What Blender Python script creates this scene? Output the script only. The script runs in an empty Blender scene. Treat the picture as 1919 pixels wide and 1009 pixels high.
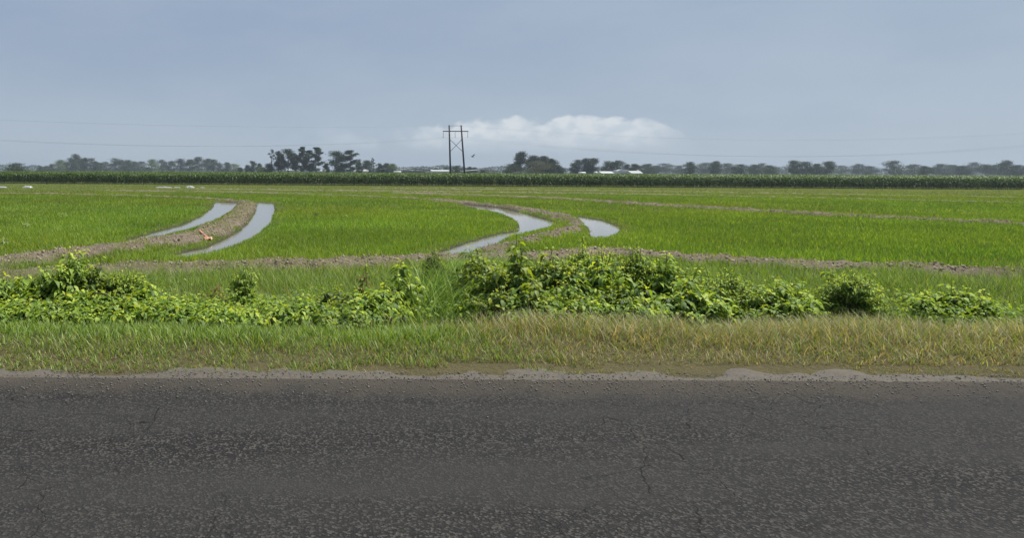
import bpy, math, random
import numpy as np
R = math.radians
random.seed(7); rng = np.random.default_rng(11)
S = bpy.context.scene; COL = S.collection

# ------------------------------------------------------------------ camera
F = 1287.0; HZ = 321.4; ROLL = 0.0045; CAMZ = 2.6      # focal length in photo pixels, eye height in metres
cd = bpy.data.cameras.new('camera'); cam = bpy.data.objects.new('camera', cd); COL.objects.link(cam); S.camera = cam
cam.location = (0, 0, CAMZ); cam.rotation_euler = (R(90), -ROLL, 0)
cd.sensor_width = 36; cd.lens = F / 1919 * 36
cd.shift_x = (959.5 - 600) / 1919; cd.shift_y = -(504.5 - HZ) / 1919
cd.clip_start = 0.1; cd.clip_end = 9000

# ------------------------------------------------------------------ sun and sky
SUN_EL, SUN_AZ = R(60), R(62)        # azimuth measured from +Y towards +X
sl = bpy.data.lights.new('sun', 'SUN'); so = bpy.data.objects.new('sun', sl); COL.objects.link(so)
sl.energy = 5.0; sl.angle = R(0.6); sl.color = (1, .96, .88)
so.rotation_euler = (R(90) - SUN_EL, 0, math.pi - SUN_AZ)
S.view_settings.view_transform = 'Standard'; S.view_settings.look = 'None'; S.view_settings.exposure = 0.5; S.view_settings.gamma = 1

W = bpy.data.worlds.new('World'); S.world = W; W.use_nodes = True
T = W.node_tree; T.nodes.clear()
def wn(t, **k):
    n = T.nodes.new(t)
    for a, b in k.items(): setattr(n, a, b)
    return n
def wl(a, b): T.links.new(a, b)
def wm(op, a, b=None, c=None, clamp=False):
    n = wn('ShaderNodeMath', operation=op, use_clamp=clamp)
    for i, v in enumerate((a, b, c)):
        if v is None: continue
        if isinstance(v, (int, float)): n.inputs[i].default_value = v
        else: wl(v, n.inputs[i])
    return n.outputs[0]
def wsmooth(v, a, b, lo=0., hi=1.):
    n = wn('ShaderNodeMapRange', interpolation_type='SMOOTHSTEP'); wl(v, n.inputs[0])
    for i, x in enumerate((a, b, lo, hi)): n.inputs[i + 1].default_value = x
    return n.outputs[0]
def wmix(f, a, b):
    n = wn('ShaderNodeMix', data_type='RGBA')
    if isinstance(f, (int, float)): n.inputs[0].default_value = f
    else: wl(f, n.inputs[0])
    for i, v in ((6, a), (7, b)):
        if isinstance(v, tuple): n.inputs[i].default_value = v + (1,)
        else: wl(v, n.inputs[i])
    return n.outputs[2]
def wnoise(vec, scale, detail=6, rough=.55):
    n = wn('ShaderNodeTexNoise'); wl(vec, n.inputs['Vector'])
    n.inputs['Scale'].default_value = scale; n.inputs['Detail'].default_value = detail; n.inputs['Roughness'].default_value = rough
    return n.outputs[0]
out = wn('ShaderNodeOutputWorld'); bg = wn('ShaderNodeBackground'); bg.inputs[1].default_value = 0.072
sky = wn('ShaderNodeTexSky', sky_type='NISHITA', sun_disc=False, sun_elevation=SUN_EL, sun_rotation=SUN_AZ)
tc = wn('ShaderNodeTexCoord'); sep = wn('ShaderNodeSeparateXYZ'); wl(tc.outputs['Generated'], sep.inputs[0])
dx, dy, dz = sep.outputs
hor = wm('SQRT', wm('ADD', wm('MULTIPLY', dx, dx), wm('MULTIPLY', dy, dy)))
el = wm('DIVIDE', dz, wm('MAXIMUM', hor, .02))                   # tangent of elevation
az = wm('ARCTAN2', dx, dy)                                       # 0 = the way the camera looks
# a broad sheet of slate-blue rain cloud
slate = wmix(wsmooth(el, 0.0, .22), (4.15, 4.95, 5.9), (3.15, 3.98, 5.3))
slate = wmix(wsmooth(az, -.3, .9), slate, wmix(.5, slate, (4.3, 5.1, 6.1)))
cmb = wn('ShaderNodeCombineXYZ'); wl(wm('MULTIPLY', az, 2.2), cmb.inputs[0]); wl(wm('MULTIPLY', el, 6.), cmb.inputs[1])
soft = wnoise(cmb.outputs[0], 1.7, 5)
slate = wmix(wm('MULTIPLY', wsmooth(soft, .42, .72), .22), slate, (4.6, 5.3, 6.2))
slate = wmix(wm('MULTIPLY', wsmooth(soft, .55, .3), .18), slate, (2.6, 3.5, 4.9))
cover = wmix(.93, sky.outputs[0], slate)
# low cumulus bank on the horizon
cm2 = wn('ShaderNodeCombineXYZ'); wl(wm('MULTIPLY', az, 1.), cm2.inputs[0]); wl(wm('MULTIPLY', el, 1.5), cm2.inputs[1])
puff = wnoise(cm2.outputs[0], 15., 7, .5); puff2 = wnoise(cm2.outputs[0], 42., 5, .5)
edge = wm('ADD', wm('MULTIPLY', wm('SUBTRACT', puff, .5), .045), wm('MULTIPLY', wm('SUBTRACT', puff2, .5), .018))
topc = wm('MULTIPLY', wm('MULTIPLY', wsmooth(az, .06, .22), wsmooth(az, .53, .44)), .037)
topc = wm('ADD', wm('ADD', topc, .040), edge)
m1 = wm('MULTIPLY', wsmooth(wm('SUBTRACT', topc, el), 0., .008), wsmooth(el, .020, .064))
m1 = wm('MULTIPLY', m1, wm('MULTIPLY', wsmooth(az, .09, .20), wsmooth(az, .52, .42)))
wisp = wm('MULTIPLY', wm('MULTIPLY', wsmooth(puff, .40, .62), wsmooth(az, -.12, .12)), wm('MULTIPLY', wsmooth(el, .025, .045), wsmooth(el, .070, .050)))
wisp = wm('MULTIPLY', wm('MULTIPLY', wisp, .95), wsmooth(az, .50, .40))
ccol = wmix(wsmooth(puff2, .35, .65), (5.6, 6.3, 7.0), (7.1, 7.5, 7.8))
cover = wmix(wisp, cover, (5.0, 5.8, 6.6))
cover = wmix(wm('MULTIPLY', m1, .85), cover, ccol)
wl(cover, bg.inputs[0]); wl(bg.outputs[0], out.inputs[0])

# ------------------------------------------------------------------ helpers
def px(u, v, z=0.0):
    """photo pixel -> point on the level plane z"""
    du, dv = u - 600.0, v - HZ
    x = du + dv * ROLL; y = dv - du * ROLL
    D = (CAMZ - z) * F / y
    return (x * D / F, D)
def at(u, D, v=None):
    """photo pixel at a known distance -> x, z"""
    du = u - 600.0
    if v is None: return du * D / F
    dv = v - HZ
    return (du + dv * ROLL) * D / F, CAMZ - (dv - du * ROLL) * D / F

def tag(o, label=None, cat=None, group=None, kind=None):
    if label: o['label'] = label
    if cat: o['category'] = cat
    if group: o['group'] = group
    if kind: o['kind'] = kind
    return o
def empty(name, loc=(0, 0, 0), rz=0):
    o = bpy.data.objects.new(name, None); COL.objects.link(o); o.location = loc; o.rotation_euler[2] = rz; return o
def npmesh(name, V, Tn, mat, parent=None, col=None, smooth=False, attrs=None):
    """V (n,3), Tn (m,3 or 4) -> one mesh object; col (n,3) = natural colour of each piece"""
    V = np.asarray(V, np.float32); Tn = np.asarray(Tn, np.int32); k = Tn.shape[1]
    me = bpy.data.meshes.new(name)
    me.vertices.add(len(V)); me.vertices.foreach_set('co', V.ravel())
    me.loops.add(Tn.size); me.loops.foreach_set('vertex_index', Tn.ravel())
    me.polygons.add(len(Tn)); me.polygons.foreach_set('loop_start', np.arange(0, Tn.size, k, dtype=np.int32))
    me.polygons.foreach_set('loop_total', np.full(len(Tn), k, np.int32))
    if smooth: me.polygons.foreach_set('use_smooth', np.ones(len(Tn), bool))
    me.update(calc_edges=True)
    if col is not None:
        a = me.color_attributes.new('tint', 'FLOAT_COLOR', 'POINT')
        c = np.ones((len(V), 4), np.float32); c[:, :3] = col; a.data.foreach_set('color', c.ravel())
    for n, v in (attrs or {}).items():
        a = me.attributes.new(n, 'FLOAT', 'POINT'); a.data.foreach_set('value', np.asarray(v, np.float32))
    me.materials.append(mat)
    o = bpy.data.objects.new(name, me); COL.objects.link(o)
    if parent: o.parent = parent
    return o
class MB:
    def __init__(s): s.v = []; s.t = []
    def add(s, V, Fc):
        b = len(s.v); s.v += [tuple(map(float, p)) for p in V]; s.t += [tuple(b + i for i in f) for f in Fc]
    def tube(s, pts, rad, n=6, cap=True):
        pts = [np.array(p, float) for p in pts]
        if isinstance(rad, (int, float)): rad = [rad] * len(pts)
        V = []; Fc = []
        for i, p in enumerate(pts):
            d = pts[min(i + 1, len(pts) - 1)] - pts[max(i - 1, 0)]; d /= max(np.linalg.norm(d), 1e-9)
            a = np.cross(d, (0, 0, 1) if abs(d[2]) < .9 else (1, 0, 0)); a /= np.linalg.norm(a); b = np.cross(d, a)
            for k in range(n):
                t = 2 * math.pi * k / n; V.append(p + rad[i] * (math.cos(t) * a + math.sin(t) * b))
        for i in range(len(pts) - 1):
            for k in range(n):
                Fc.append((i * n + k, i * n + (k + 1) % n, (i + 1) * n + (k + 1) % n, (i + 1) * n + k))
        if cap: Fc += [tuple(range(n))[::-1], tuple(range((len(pts) - 1) * n, len(pts) * n))]
        s.add(V, Fc)
    def box(s, x0, x1, y0, y1, z0, z1):
        s.add([(x0, y0, z0), (x1, y0, z0), (x1, y1, z0), (x0, y1, z0), (x0, y0, z1), (x1, y0, z1), (x1, y1, z1), (x0, y1, z1)],
              [(3, 2, 1, 0), (4, 5, 6, 7), (0, 1, 5, 4), (1, 2, 6, 5), (2, 3, 7, 6), (3, 0, 4, 7)])
    def build(s, name, mat, parent=None, smooth=False):
        me = bpy.data.meshes.new(name); me.from_pydata(s.v, [], s.t); me.update(); me.materials.append(mat)
        if smooth: me.polygons.foreach_set('use_smooth', [True] * len(me.polygons))
        o = bpy.data.objects.new(name, me); COL.objects.link(o)
        if parent: o.parent = parent
        return o

# value noise
_H = rng.random((256, 256)).astype(np.float32)
def vn(x, y):
    xi = np.floor(x).astype(np.int64); yi = np.floor(y).astype(np.int64); fx = x - xi; fy = y - yi
    fx = fx * fx * (3 - 2 * fx); fy = fy * fy * (3 - 2 * fy)
    a = _H[xi & 255, yi & 255]; b = _H[(xi + 1) & 255, yi & 255]; c = _H[xi & 255, (yi + 1) & 255]; d = _H[(xi + 1) & 255, (yi + 1) & 255]
    return (a * (1 - fx) + b * fx) * (1 - fy) + (c * (1 - fx) + d * fx) * fy
def fbm(x, y, o=4):
    s = 0; a = .5; t = 0
    for i in range(o):
        s = s + a * vn(x * 2 ** i + 17.3 * i, y * 2 ** i + 5.1 * i); t += a; a *= .5
    return s / t
def sm(a, b, x):
    t = np.clip((x - a) / (b - a), 0, 1); return t * t * (3 - 2 * t)

# ------------------------------------------------------------------ materials
def newmat(name):
    m = bpy.data.materials.new(name); m.use_nodes = True; return m, m.node_tree, m.node_tree.nodes['Principled BSDF']
def N(t, ty, **k):
    n = t.nodes.new(ty)
    for a, b in k.items(): setattr(n, a, b)
    return n
def plain(name, rgb, rough=.7, var=.15, scale=6., bump=0., metal=0.):
    m, t, b = newmat(name)
    tcn = N(t, 'ShaderNodeTexCoord'); n = N(t, 'ShaderNodeTexNoise'); t.links.new(tcn.outputs['Object'], n.inputs[0])
    n.inputs['Scale'].default_value = scale; n.inputs['Detail'].default_value = 6
    mx = N(t, 'ShaderNodeMix', data_type='RGBA'); t.links.new(n.outputs[0], mx.inputs[0])
    mx.inputs[6].default_value = tuple(c * (1 - var) for c in rgb) + (1,); mx.inputs[7].default_value = tuple(min(1, c * (1 + var)) for c in rgb) + (1,)
    t.links.new(mx.outputs[2], b.inputs['Base Color']); b.inputs['Roughness'].default_value = rough; b.inputs['Metallic'].default_value = metal
    if bump:
        bp = N(t, 'ShaderNodeBump'); bp.inputs['Strength'].default_value = bump; t.links.new(n.outputs[0], bp.inputs['Height']); t.links.new(bp.outputs[0], b.inputs['Normal'])
    return m
def leafmat(name, trans=.4, gloss=.07, rough=.4, ytint=(1.25, 1.15, .5)):
    m, t, b = newmat(name); t.nodes.remove(b); o = t.nodes['Material Output']
    a = N(t, 'ShaderNodeAttribute', attribute_name='tint')
    d = N(t, 'ShaderNodeBsdfDiffuse'); tr = N(t, 'ShaderNodeBsdfTranslucent'); g = N(t, 'ShaderNodeBsdfGlossy'); g.inputs['Roughness'].default_value = rough
    mu = N(t, 'ShaderNodeMix', data_type='RGBA', blend_type='MULTIPLY'); mu.inputs[0].default_value = 1; mu.inputs[7].default_value = tuple(ytint) + (1,)
    t.links.new(a.outputs['Color'], d.inputs[0]); t.links.new(a.outputs['Color'], mu.inputs[6]); t.links.new(mu.outputs[2], tr.inputs[0])
    m1 = N(t, 'ShaderNodeMixShader'); m1.inputs[0].default_value = trans; t.links.new(d.outputs[0], m1.inputs[1]); t.links.new(tr.outputs[0], m1.inputs[2])
    m2 = N(t, 'ShaderNodeMixShader'); m2.inputs[0].default_value = gloss; t.links.new(m1.outputs[0], m2.inputs[1]); t.links.new(g.outputs[0], m2.inputs[2])
    t.links.new(m2.outputs[0], o.inputs[0]); return m
M_RICE = leafmat('rice_leaf', .42, .02, .5, (1.25, 1.1, .4))
M_GRASS = leafmat('grass_blade', .38, .02, .5)
M_LEAF = leafmat('broad_leaf', .40, .022, .55, (1.35, 1.25, .35))
M_CORN = leafmat('corn_leaf', .3, .035, .5)
M_CROWN = leafmat('tree_leaf', .25, .03, .5)
M_STEM = plain('green_brown_stem', (.10, .085, .04), .7)
M_BARK = plain('tree_bark', (.09, .075, .06), .9, .3, 3)
M_POLE = plain('creosoted_wood', (.014, .011, .010), .8, .3, 3)
M_STEEL = plain('dull_steel', (.12, .12, .125), .45, .1, 5, metal=.6)
M_WIRE = plain('weathered_cable', (.22, .24, .26), .5, .05)
M_INS = plain('brown_porcelain', (.06, .045, .04), .3, .1)
M_WHITE = plain('white_sheet_metal', (.40, .42, .42), .45, .08, .6)
M_PLASTIC = plain('white_polythene', (.30, .31, .31), .35, .1, 4, .2)
M_BROWNW = plain('brown_painted_fascia', (.12, .09, .08), .6, .15)
M_GREYW = plain('grey_sheet_wall', (.30, .31, .32), .6, .12, 1)
M_DARK = plain('painted_shade_black', (.02, .02, .022), .9)  # near-black for the shade painted into the trough mouth
M_ORANGE = plain('faded_orange_plastic', (.40, .19, .13), .5, .25, 9, .3)
M_TYRE = plain('black_rubber', (.02, .02, .02), .8)
M_BIRD = plain('dark_feathers', (.02, .02, .022), .7)
M_GLASS = plain('dark_window_glass', (.04, .05, .06), .15)

def soilmat():
    m, t, b = newmat('farm_soil')
    g = N(t, 'ShaderNodeNewGeometry')
    def noise(sc, det=6, r=.6):
        n = N(t, 'ShaderNodeTexNoise'); t.links.new(g.outputs['Position'], n.inputs['Vector'])
        n.inputs['Scale'].default_value = sc; n.inputs['Detail'].default_value = det; n.inputs['Roughness'].default_value = r; return n.outputs[0]
    def mix(f, a, c):
        n = N(t, 'ShaderNodeMix', data_type='RGBA')
        t.links.new(f, n.inputs[0]) if not isinstance(f, float) else setattr(n.inputs[0], 'default_value', f)
        for i, v in ((6, a), (7, c)):
            if isinstance(v, tuple): n.inputs[i].default_value = v + (1,)
            else: t.links.new(v, n.inputs[i])
        return n.outputs[2]
    fine, mid, big = noise(28), noise(5), noise(.7)
    dirt = mix(mid, (.12, .095, .068), (.31, .255, .185))
    dirt = mix(fine, mix(.5, dirt, (.08, .062, .045)), dirt)
    mud = mix(mid, (.075, .085, .03), (.12, .14, .045))
    straw = mix(mid, mix(fine, (.05, .055, .02), (.10, .10, .04)), mix(fine, (.11, .09, .045), (.22, .17, .09)))
    def attr(n): a = N(t, 'ShaderNodeAttribute', attribute_name=n); return a.outputs['Fac']
    farf = mix(big, (.14, .17, .06), (.22, .22, .11))
    c = mix(attr('bare'), mud, dirt); c = mix(attr('verge'), c, straw); c = mix(attr('far'), c, farf)
    c = mix(attr('wet'), c, (.045, .037, .027)); t.links.new(c, b.inputs['Base Color']); b.inputs['Roughness'].default_value = .95; b.inputs['Specular IOR Level'].default_value = .15
    bp = N(t, 'ShaderNodeBump'); bp.inputs['Strength'].default_value = 1.; bp.inputs['Distance'].default_value = .10
    t.links.new(noise(14, 8, .7), bp.inputs['Height']); t.links.new(bp.outputs[0], b.inputs['Normal'])
    return m
M_SOIL = soilmat()
M_CLOD = plain('dry_clod', (.26, .215, .155), .95, .35, 8, .5)

# ------------------------------------------------------------------ the lie of the land
def line(pts, z=.14): return np.array([px(u, v, z) for u, v in pts])
#            centre line in the photograph, half width of bare top, half width of bank, height
LEV = [
 (line([(-260, 512), (-100, 500), (0, 490), (60, 484), (130, 475), (200, 466), (260, 458), (320, 449), (370, 440), (410, 427), (440, 412), (457, 400), (466, 388), (463, 380), (445, 376)]), .78, 1.3, .25),
 (line([(445, 376), (400, 371.8), (340, 368.8), (280, 366.6), (200, 364.6), (100, 362.6), (0, 361), (-300, 357)]), .22, .6, .20),
 (line([(-260, 535), (-100, 524), (0, 516), (100, 506), (200, 502), (260, 500), (340, 497), (400, 495), (500, 494), (600, 492), (700, 486), (760, 483), (830, 481), (900, 481), (1000, 480), (1100, 474), (1140, 470), (1190, 473), (1300, 482), (1500, 492), (1960, 512), (2300, 520)], .1), .82, 1.25, .16),
 (line([(200, 356.5), (380, 358.5), (500, 360.8), (600, 363.8), (662, 366), (756, 370), (819, 374.5)]), .22, .7, .20),
 (line([(819, 374.5), (881, 380), (944, 386), (990, 392), (1030, 399), (1058, 406)]), .50, 1.0, .24),
 (line([(1058, 406), (1078, 413), (1086, 421), (1064, 430), (1032, 438), (998, 446), (962, 454), (938, 461), (915, 467)]), .34, .7, .20),
 (line([(740, 361), (900, 366), (1000, 369.5), (1060, 372.5), (1130, 377), (1200, 382), (1350, 391), (1500, 400), (1919, 420), (2200, 431)]), .4, .9, .25),
 (line([(300, 352.5), (600, 356), (900, 359), (1200, 363), (1500, 369), (2200, 384)]), .3, .8, .16),
 (line([(700, 351.8), (1000, 354.5), (1300, 358.5), (1700, 365), (2200, 374)]), .25, .8, .14),
 (line([(1078, 408), (1120, 411), (1150, 418), (1172, 427), (1176, 436), (1160, 448)], .0), .0, .2, .05),
]
def poly(pts, z=-.03): return np.array([px(u, v, z) for u, v in pts])
DIT = [
 poly([(258, 446), (300, 433), (340, 423), (378, 405), (396, 392), (405, 378.5), (447, 380), (433, 396), (405, 412), (366, 427), (316, 440), (262, 453), (235, 455), (240, 449)]),
 poly([(482, 379.5), (513, 381), (514, 398), (507, 416), (486, 438), (454, 455), (405, 473), (350, 483), (322, 483), (332, 477), (388, 464), (426, 446), (452, 430), (469, 412), (479, 396)]),
 poly([(868, 383.5), (930, 389), (978, 399), (1012, 409), (1038, 417), (1031, 426), (1000, 434), (952, 444), (930, 461), (885, 475), (826, 482), (812, 477), (860, 461), (900, 448), (940, 438), (968, 434), (974, 426), (966, 414), (948, 404), (915, 394.5), (870, 387)]),
 poly([(1080, 405), (1130, 413.5), (1156, 424), (1164, 432), (1154, 440), (1134, 448), (1110, 448), (1106, 438), (1098, 424), (1085, 412)]),
]
FOOT = 16.8
def segd(P, A, B):
    d = B - A; t = np.clip(((P[:, 0] - A[0]) * d[0] + (P[:, 1] - A[1]) * d[1]) / max(float(d @ d), 1e-9), 0, 1)
    return np.hypot(P[:, 0] - A[0] - t * d[0], P[:, 1] - A[1] - t * d[1])
def polyd(P, L):
    m = np.full(len(P), 1e9)
    for i in range(len(L) - 1): m = np.minimum(m, segd(P, L[i], L[i + 1]))
    return m
def inside(P, L):
    c = np.zeros(len(P), bool); n = len(L)
    for i in range(n):
        a, b = L[i], L[(i + 1) % n]
        s = ((a[1] > P[:, 1]) != (b[1] > P[:, 1]))
        if abs(b[1] - a[1]) < 1e-9: continue
        c ^= s & (P[:, 0] < (b[0] - a[0]) * (P[:, 1] - a[1]) / (b[1] - a[1]) + a[0])
    return c
def roadbed(y):     # height of the bank that carries the road
    return .72 * sm(12.0, 7.3, y)
def land(x, y):
    """height, bareness (0..1), signed distance to open water (negative = in it), bank (0..1)"""
    P = np.stack([x, y], 1)
    wob = (fbm(x * .9, y * .9, 3) - .5)
    z = (fbm(x * .35, y * .35, 3) - .5) * .05
    lump = fbm(x * 5.5, y * 5.5, 4)
    bare = np.zeros(len(x)); bank = np.zeros(len(x)); wd = np.full(len(x), 50.)
    near = y < 134
    idx = np.where(near)[0]; Q = P[idx]
    if len(idx):
        lz = np.zeros(len(idx)); lb = np.zeros(len(idx)); bk = np.zeros(len(idx))
        for L, w, wt, h in LEV:
            lo = L.min(0) - 3; hi = L.max(0) + 3
            k = np.where((Q[:, 0] > lo[0]) & (Q[:, 0] < hi[0]) & (Q[:, 1] > lo[1]) & (Q[:, 1] < hi[1]))[0]
            if not len(k): continue
            d = polyd(Q[k], L) + wob[idx[k]] * .8
            prof = (1 - sm(w * .35, wt, d)) * (.48 + .75 * fbm(Q[k][:, 0] * .8, Q[k][:, 1] * .8, 3))
            lz[k] = np.maximum(lz[k], h * prof)
            if w > 0: lb[k] = np.maximum(lb[k], np.clip(1.7 - 1.5 * fbm(Q[k][:, 0] * 1.1 + 9, Q[k][:, 1] * 1.1, 3), .0, 1) * (1 - sm(w * .8, w * 1.35, d + (vn(Q[k][:, 0] * 1.7, Q[k][:, 1] * 1.7) - .5) * .5)))
            bk[k] = np.maximum(bk[k], prof)
        w_ = np.full(len(idx), 50.)
        for L in DIT:
            lo = L.min(0) - 2; hi = L.max(0) + 2
            k = np.where((Q[:, 0] > lo[0]) & (Q[:, 0] < hi[0]) & (Q[:, 1] > lo[1]) & (Q[:, 1] < hi[1]))[0]
            if not len(k): continue
            d = polyd(Q[k], np.vstack([L, L[:1]])); s = np.where(inside(Q[k], L), -d, d) + wob[idx[k]] * .22
            w_[k] = np.minimum(w_[k], s)
        rough = lz > .02
        z[idx] = np.where(w_ < .35, z[idx] * .3, z[idx])
        z[idx] += lz * (1 - (1 - sm(-.1, .45, w_)) * .999)
        z[idx] -= .16 * (1 - sm(-.22, .12, w_))
        z[idx] += (lump[idx] - .5) * .24 * np.clip(lb, 0, 1) * sm(-.1, .3, w_)
        bare[idx] = lb; bank[idx] = bk; wd[idx] = w_
    e = roadbed(y); z = z * (1 - sm(FOOT, 9, y)) + e + (fbm(x * .8, y * .8, 3) - .5) * .12 * sm(FOOT, 14, y) * sm(6.8, 8.0, y)
    return z, bare, wd, bank

AP = 14.0    # ground grid fans out from behind the camera so that cells stay fine where they are near
ys = [5.6]
while ys[-1] < 140: ys.append(ys[-1] + max(.045, (ys[-1] - 2) * .0052))
while ys[-1] < 6500: ys.append(ys[-1] * 1.06)
ys = np.array(ys); ts = np.linspace(-.95, 1.6, 1000)
Y, Tt = np.meshgrid(ys, ts, indexing='ij'); X = (Y + AP) * Tt
x, y = X.ravel(), Y.ravel()
z, bare, wd, bank = land(x, y)
verge = sm(FOOT + .5, 13, y)
far = sm(128, 180, y)
nr, nc = len(ys), len(ts)
I = np.arange(nr * nc).reshape(nr, nc)
Q4 = np.stack([I[:-1, :-1], I[:-1, 1:], I[1:, 1:], I[1:, :-1]], -1).reshape(-1, 4)
g = npmesh('ground', np.stack([x, y, z], 1), Q4, M_SOIL, smooth=True, attrs={'bare': bare, 'verge': verge, 'far': far, 'wet': .8 * (1 - sm(.02, .30, wd + (fbm(x * 3, y * 3, 3) - .5) * .3))}); tag(g, kind='structure')

# water lying in the ditches
def watermat():
    m, t, b = newmat('muddy_water')
    b.inputs['Base Color'].default_value = (.16, .15, .13, 1); b.inputs['Roughness'].default_value = .08; b.inputs['IOR'].default_value = 1.33
    g = N(t, 'ShaderNodeNewGeometry'); n = N(t, 'ShaderNodeTexNoise'); n.inputs['Scale'].default_value = 3.5; n.inputs['Detail'].default_value = 4
    t.links.new(g.outputs['Position'], n.inputs['Vector'])
    bp = N(t, 'ShaderNodeBump'); bp.inputs['Strength'].default_value = .12; bp.inputs['Distance'].default_value = .02
    t.links.new(n.outputs[0], bp.inputs['Height']); t.links.new(bp.outputs[0], b.inputs['Normal']); return m
wb = MB(); wb.add([(-60, 18.5, -.05), (110, 18.5, -.05), (110, 100, -.05), (-60, 100, -.05)], [(0, 1, 2, 3)])
tag(wb.build('water', watermat()), kind='structure')

# road the photograph is taken from, its gravel shoulder
def asphalt():
    m, t, b = newmat('asphalt')
    g = N(t, 'ShaderNodeNewGeometry'); sp = N(t, 'ShaderNodeSeparateXYZ'); t.links.new(g.outputs['Position'], sp.inputs[0])
    def no(sc, de=4, ro=.6, vec=None):
        n = N(t, 'ShaderNodeTexNoise'); n.inputs['Scale'].default_value = sc; n.inputs['Detail'].default_value = de; n.inputs['Roughness'].default_value = ro
        t.links.new(vec or g.outputs['Position'], n.inputs['Vector']); return n.outputs[0]
    def mr(v, a, c, lo=0., hi=1.):
        n = N(t, 'ShaderNodeMapRange'); t.links.new(v, n.inputs[0])
        for i, x in enumerate((a, c, lo, hi)): n.inputs[i + 1].default_value = x
        return n.outputs[0]
    def mx(f, a, c):
        n = N(t, 'ShaderNodeMix', data_type='RGBA'); t.links.new(f, n.inputs[0])
        for i, v in ((6, a), (7, c)):
            if isinstance(v, tuple): n.inputs[i].default_value = v + (1,)
            else: t.links.new(v, n.inputs[i])
        return n.outputs[2]
    st = N(t, 'ShaderNodeVectorMath', operation='MULTIPLY'); t.links.new(g.outputs['Position'], st.inputs[0]); st.inputs[1].default_value = (.22, 1.6, 1)
    agg = no(120, 3, .7); big = no(1., 5, .6, st.outputs[0]); patch = no(.55, 2)
    vo = N(t, 'ShaderNodeTexVoronoi'); vo.inputs['Scale'].default_value = 75; t.links.new(g.outputs['Position'], vo.inputs['Vector'])
    sv = N(t, 'ShaderNodeSeparateColor'); t.links.new(vo.outputs['Color'], sv.inputs[0])
    c = mx(mr(agg, .35, .7), (.010, .010, .011), (.030, .029, .028)); c = mx(mr(sv.outputs[0], .6, 1., 0., .8), c, (.085, .08, .072))
    c = mx(mr(big, .35, .7), c, (.036, .035, .034))
    wv = N(t, 'ShaderNodeTexVoronoi', feature='DISTANCE_TO_EDGE'); wv.inputs['Scale'].default_value = 2.1
    ds = N(t, 'ShaderNodeVectorMath', operation='MULTIPLY_ADD'); nz = N(t, 'ShaderNodeTexNoise'); nz.inputs['Scale'].default_value = 3; nz.inputs['Detail'].default_value = 5; t.links.new(g.outputs['Position'], nz.inputs['Vector'])
    t.links.new(nz.outputs['Color'], ds.inputs[0]); ds.inputs[1].default_value = (.35, .35, 0); t.links.new(g.outputs['Position'], ds.inputs[2]); t.links.new(ds.outputs[0], wv.inputs['Vector'])
    crack = mr(wv.outputs['Distance'], .002, .008, .7, 0.)
    ck = N(t, 'ShaderNodeMath', operation='MULTIPLY'); t.links.new(crack, ck.inputs[0]); t.links.new(mr(patch, .46, .56), ck.inputs[1])
    c = mx(ck.outputs[0], c, (.004, .004, .004))
    edge = N(t, 'ShaderNodeMath', operation='ADD'); t.links.new(sp.outputs[1], edge.inputs[0]); t.links.new(mr(no(2.2, 6, .7), 0, 1, -.45, .45), edge.inputs[1])
    c = mx(mr(edge.outputs[0], 5.55, 6.1, 0., .85), c, (.062, .054, .043))
    t.links.new(c, b.inputs['Base Color']); b.inputs['Roughness'].default_value = .95; b.inputs['Specular IOR Level'].default_value = .08
    bp = N(t, 'ShaderNodeBump'); bp.inputs['Strength'].default_value = .6; bp.inputs['Distance'].default_value = .01
    t.links.new(vo.outputs['Distance'], bp.inputs['Height']); t.links.new(bp.outputs[0], b.inputs['Normal']); return m
rb = MB(); rb.add([(-60, -3, .755), (80, -3, .755), (80, 6.1, .755), (-60, 6.1, .755), (-60, -3.2, -.1), (80, -3.2, -.1), (-60, 6.25, .67), (80, 6.25, .67)], [(0, 1, 2, 3), (4, 5, 1, 0), (3, 2, 7, 6)])
tag(rb.build('road', asphalt()), kind='structure')
xs_ = np.linspace(-40, 60, 1400); yy_ = np.linspace(5.8, 6.95, 40)
GX, GY = np.meshgrid(xs_, yy_); gx, gy = GX.ravel(), GY.ravel()
gz = (fbm(gx * 1.1 + 7, gy * 3, 4) - .5) * .05 + .742 - .03 * (1 - sm(5.82, 6.2, gy + (fbm(gx * 2.5, gy * 2.5, 4) - .5) * .6)) - .10 * sm(6.2, 6.85, gy + (fbm(gx * 2, gy * 2, 4) - .5) * .8) + (fbm(gx * 9, gy * 9, 3) - .5) * .03
gi = np.arange(len(gx)).reshape(GX.shape)
npmesh('gravel_shoulder', np.stack([gx, gy, gz], 1), np.stack([gi[:-1, :-1], gi[:-1, 1:], gi[1:, 1:], gi[1:, :-1]], -1).reshape(-1, 4),
       plain('gravel', (.075, .064, .05), .95, .6, 40, .8), smooth=True)['kind'] = 'structure'

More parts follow.
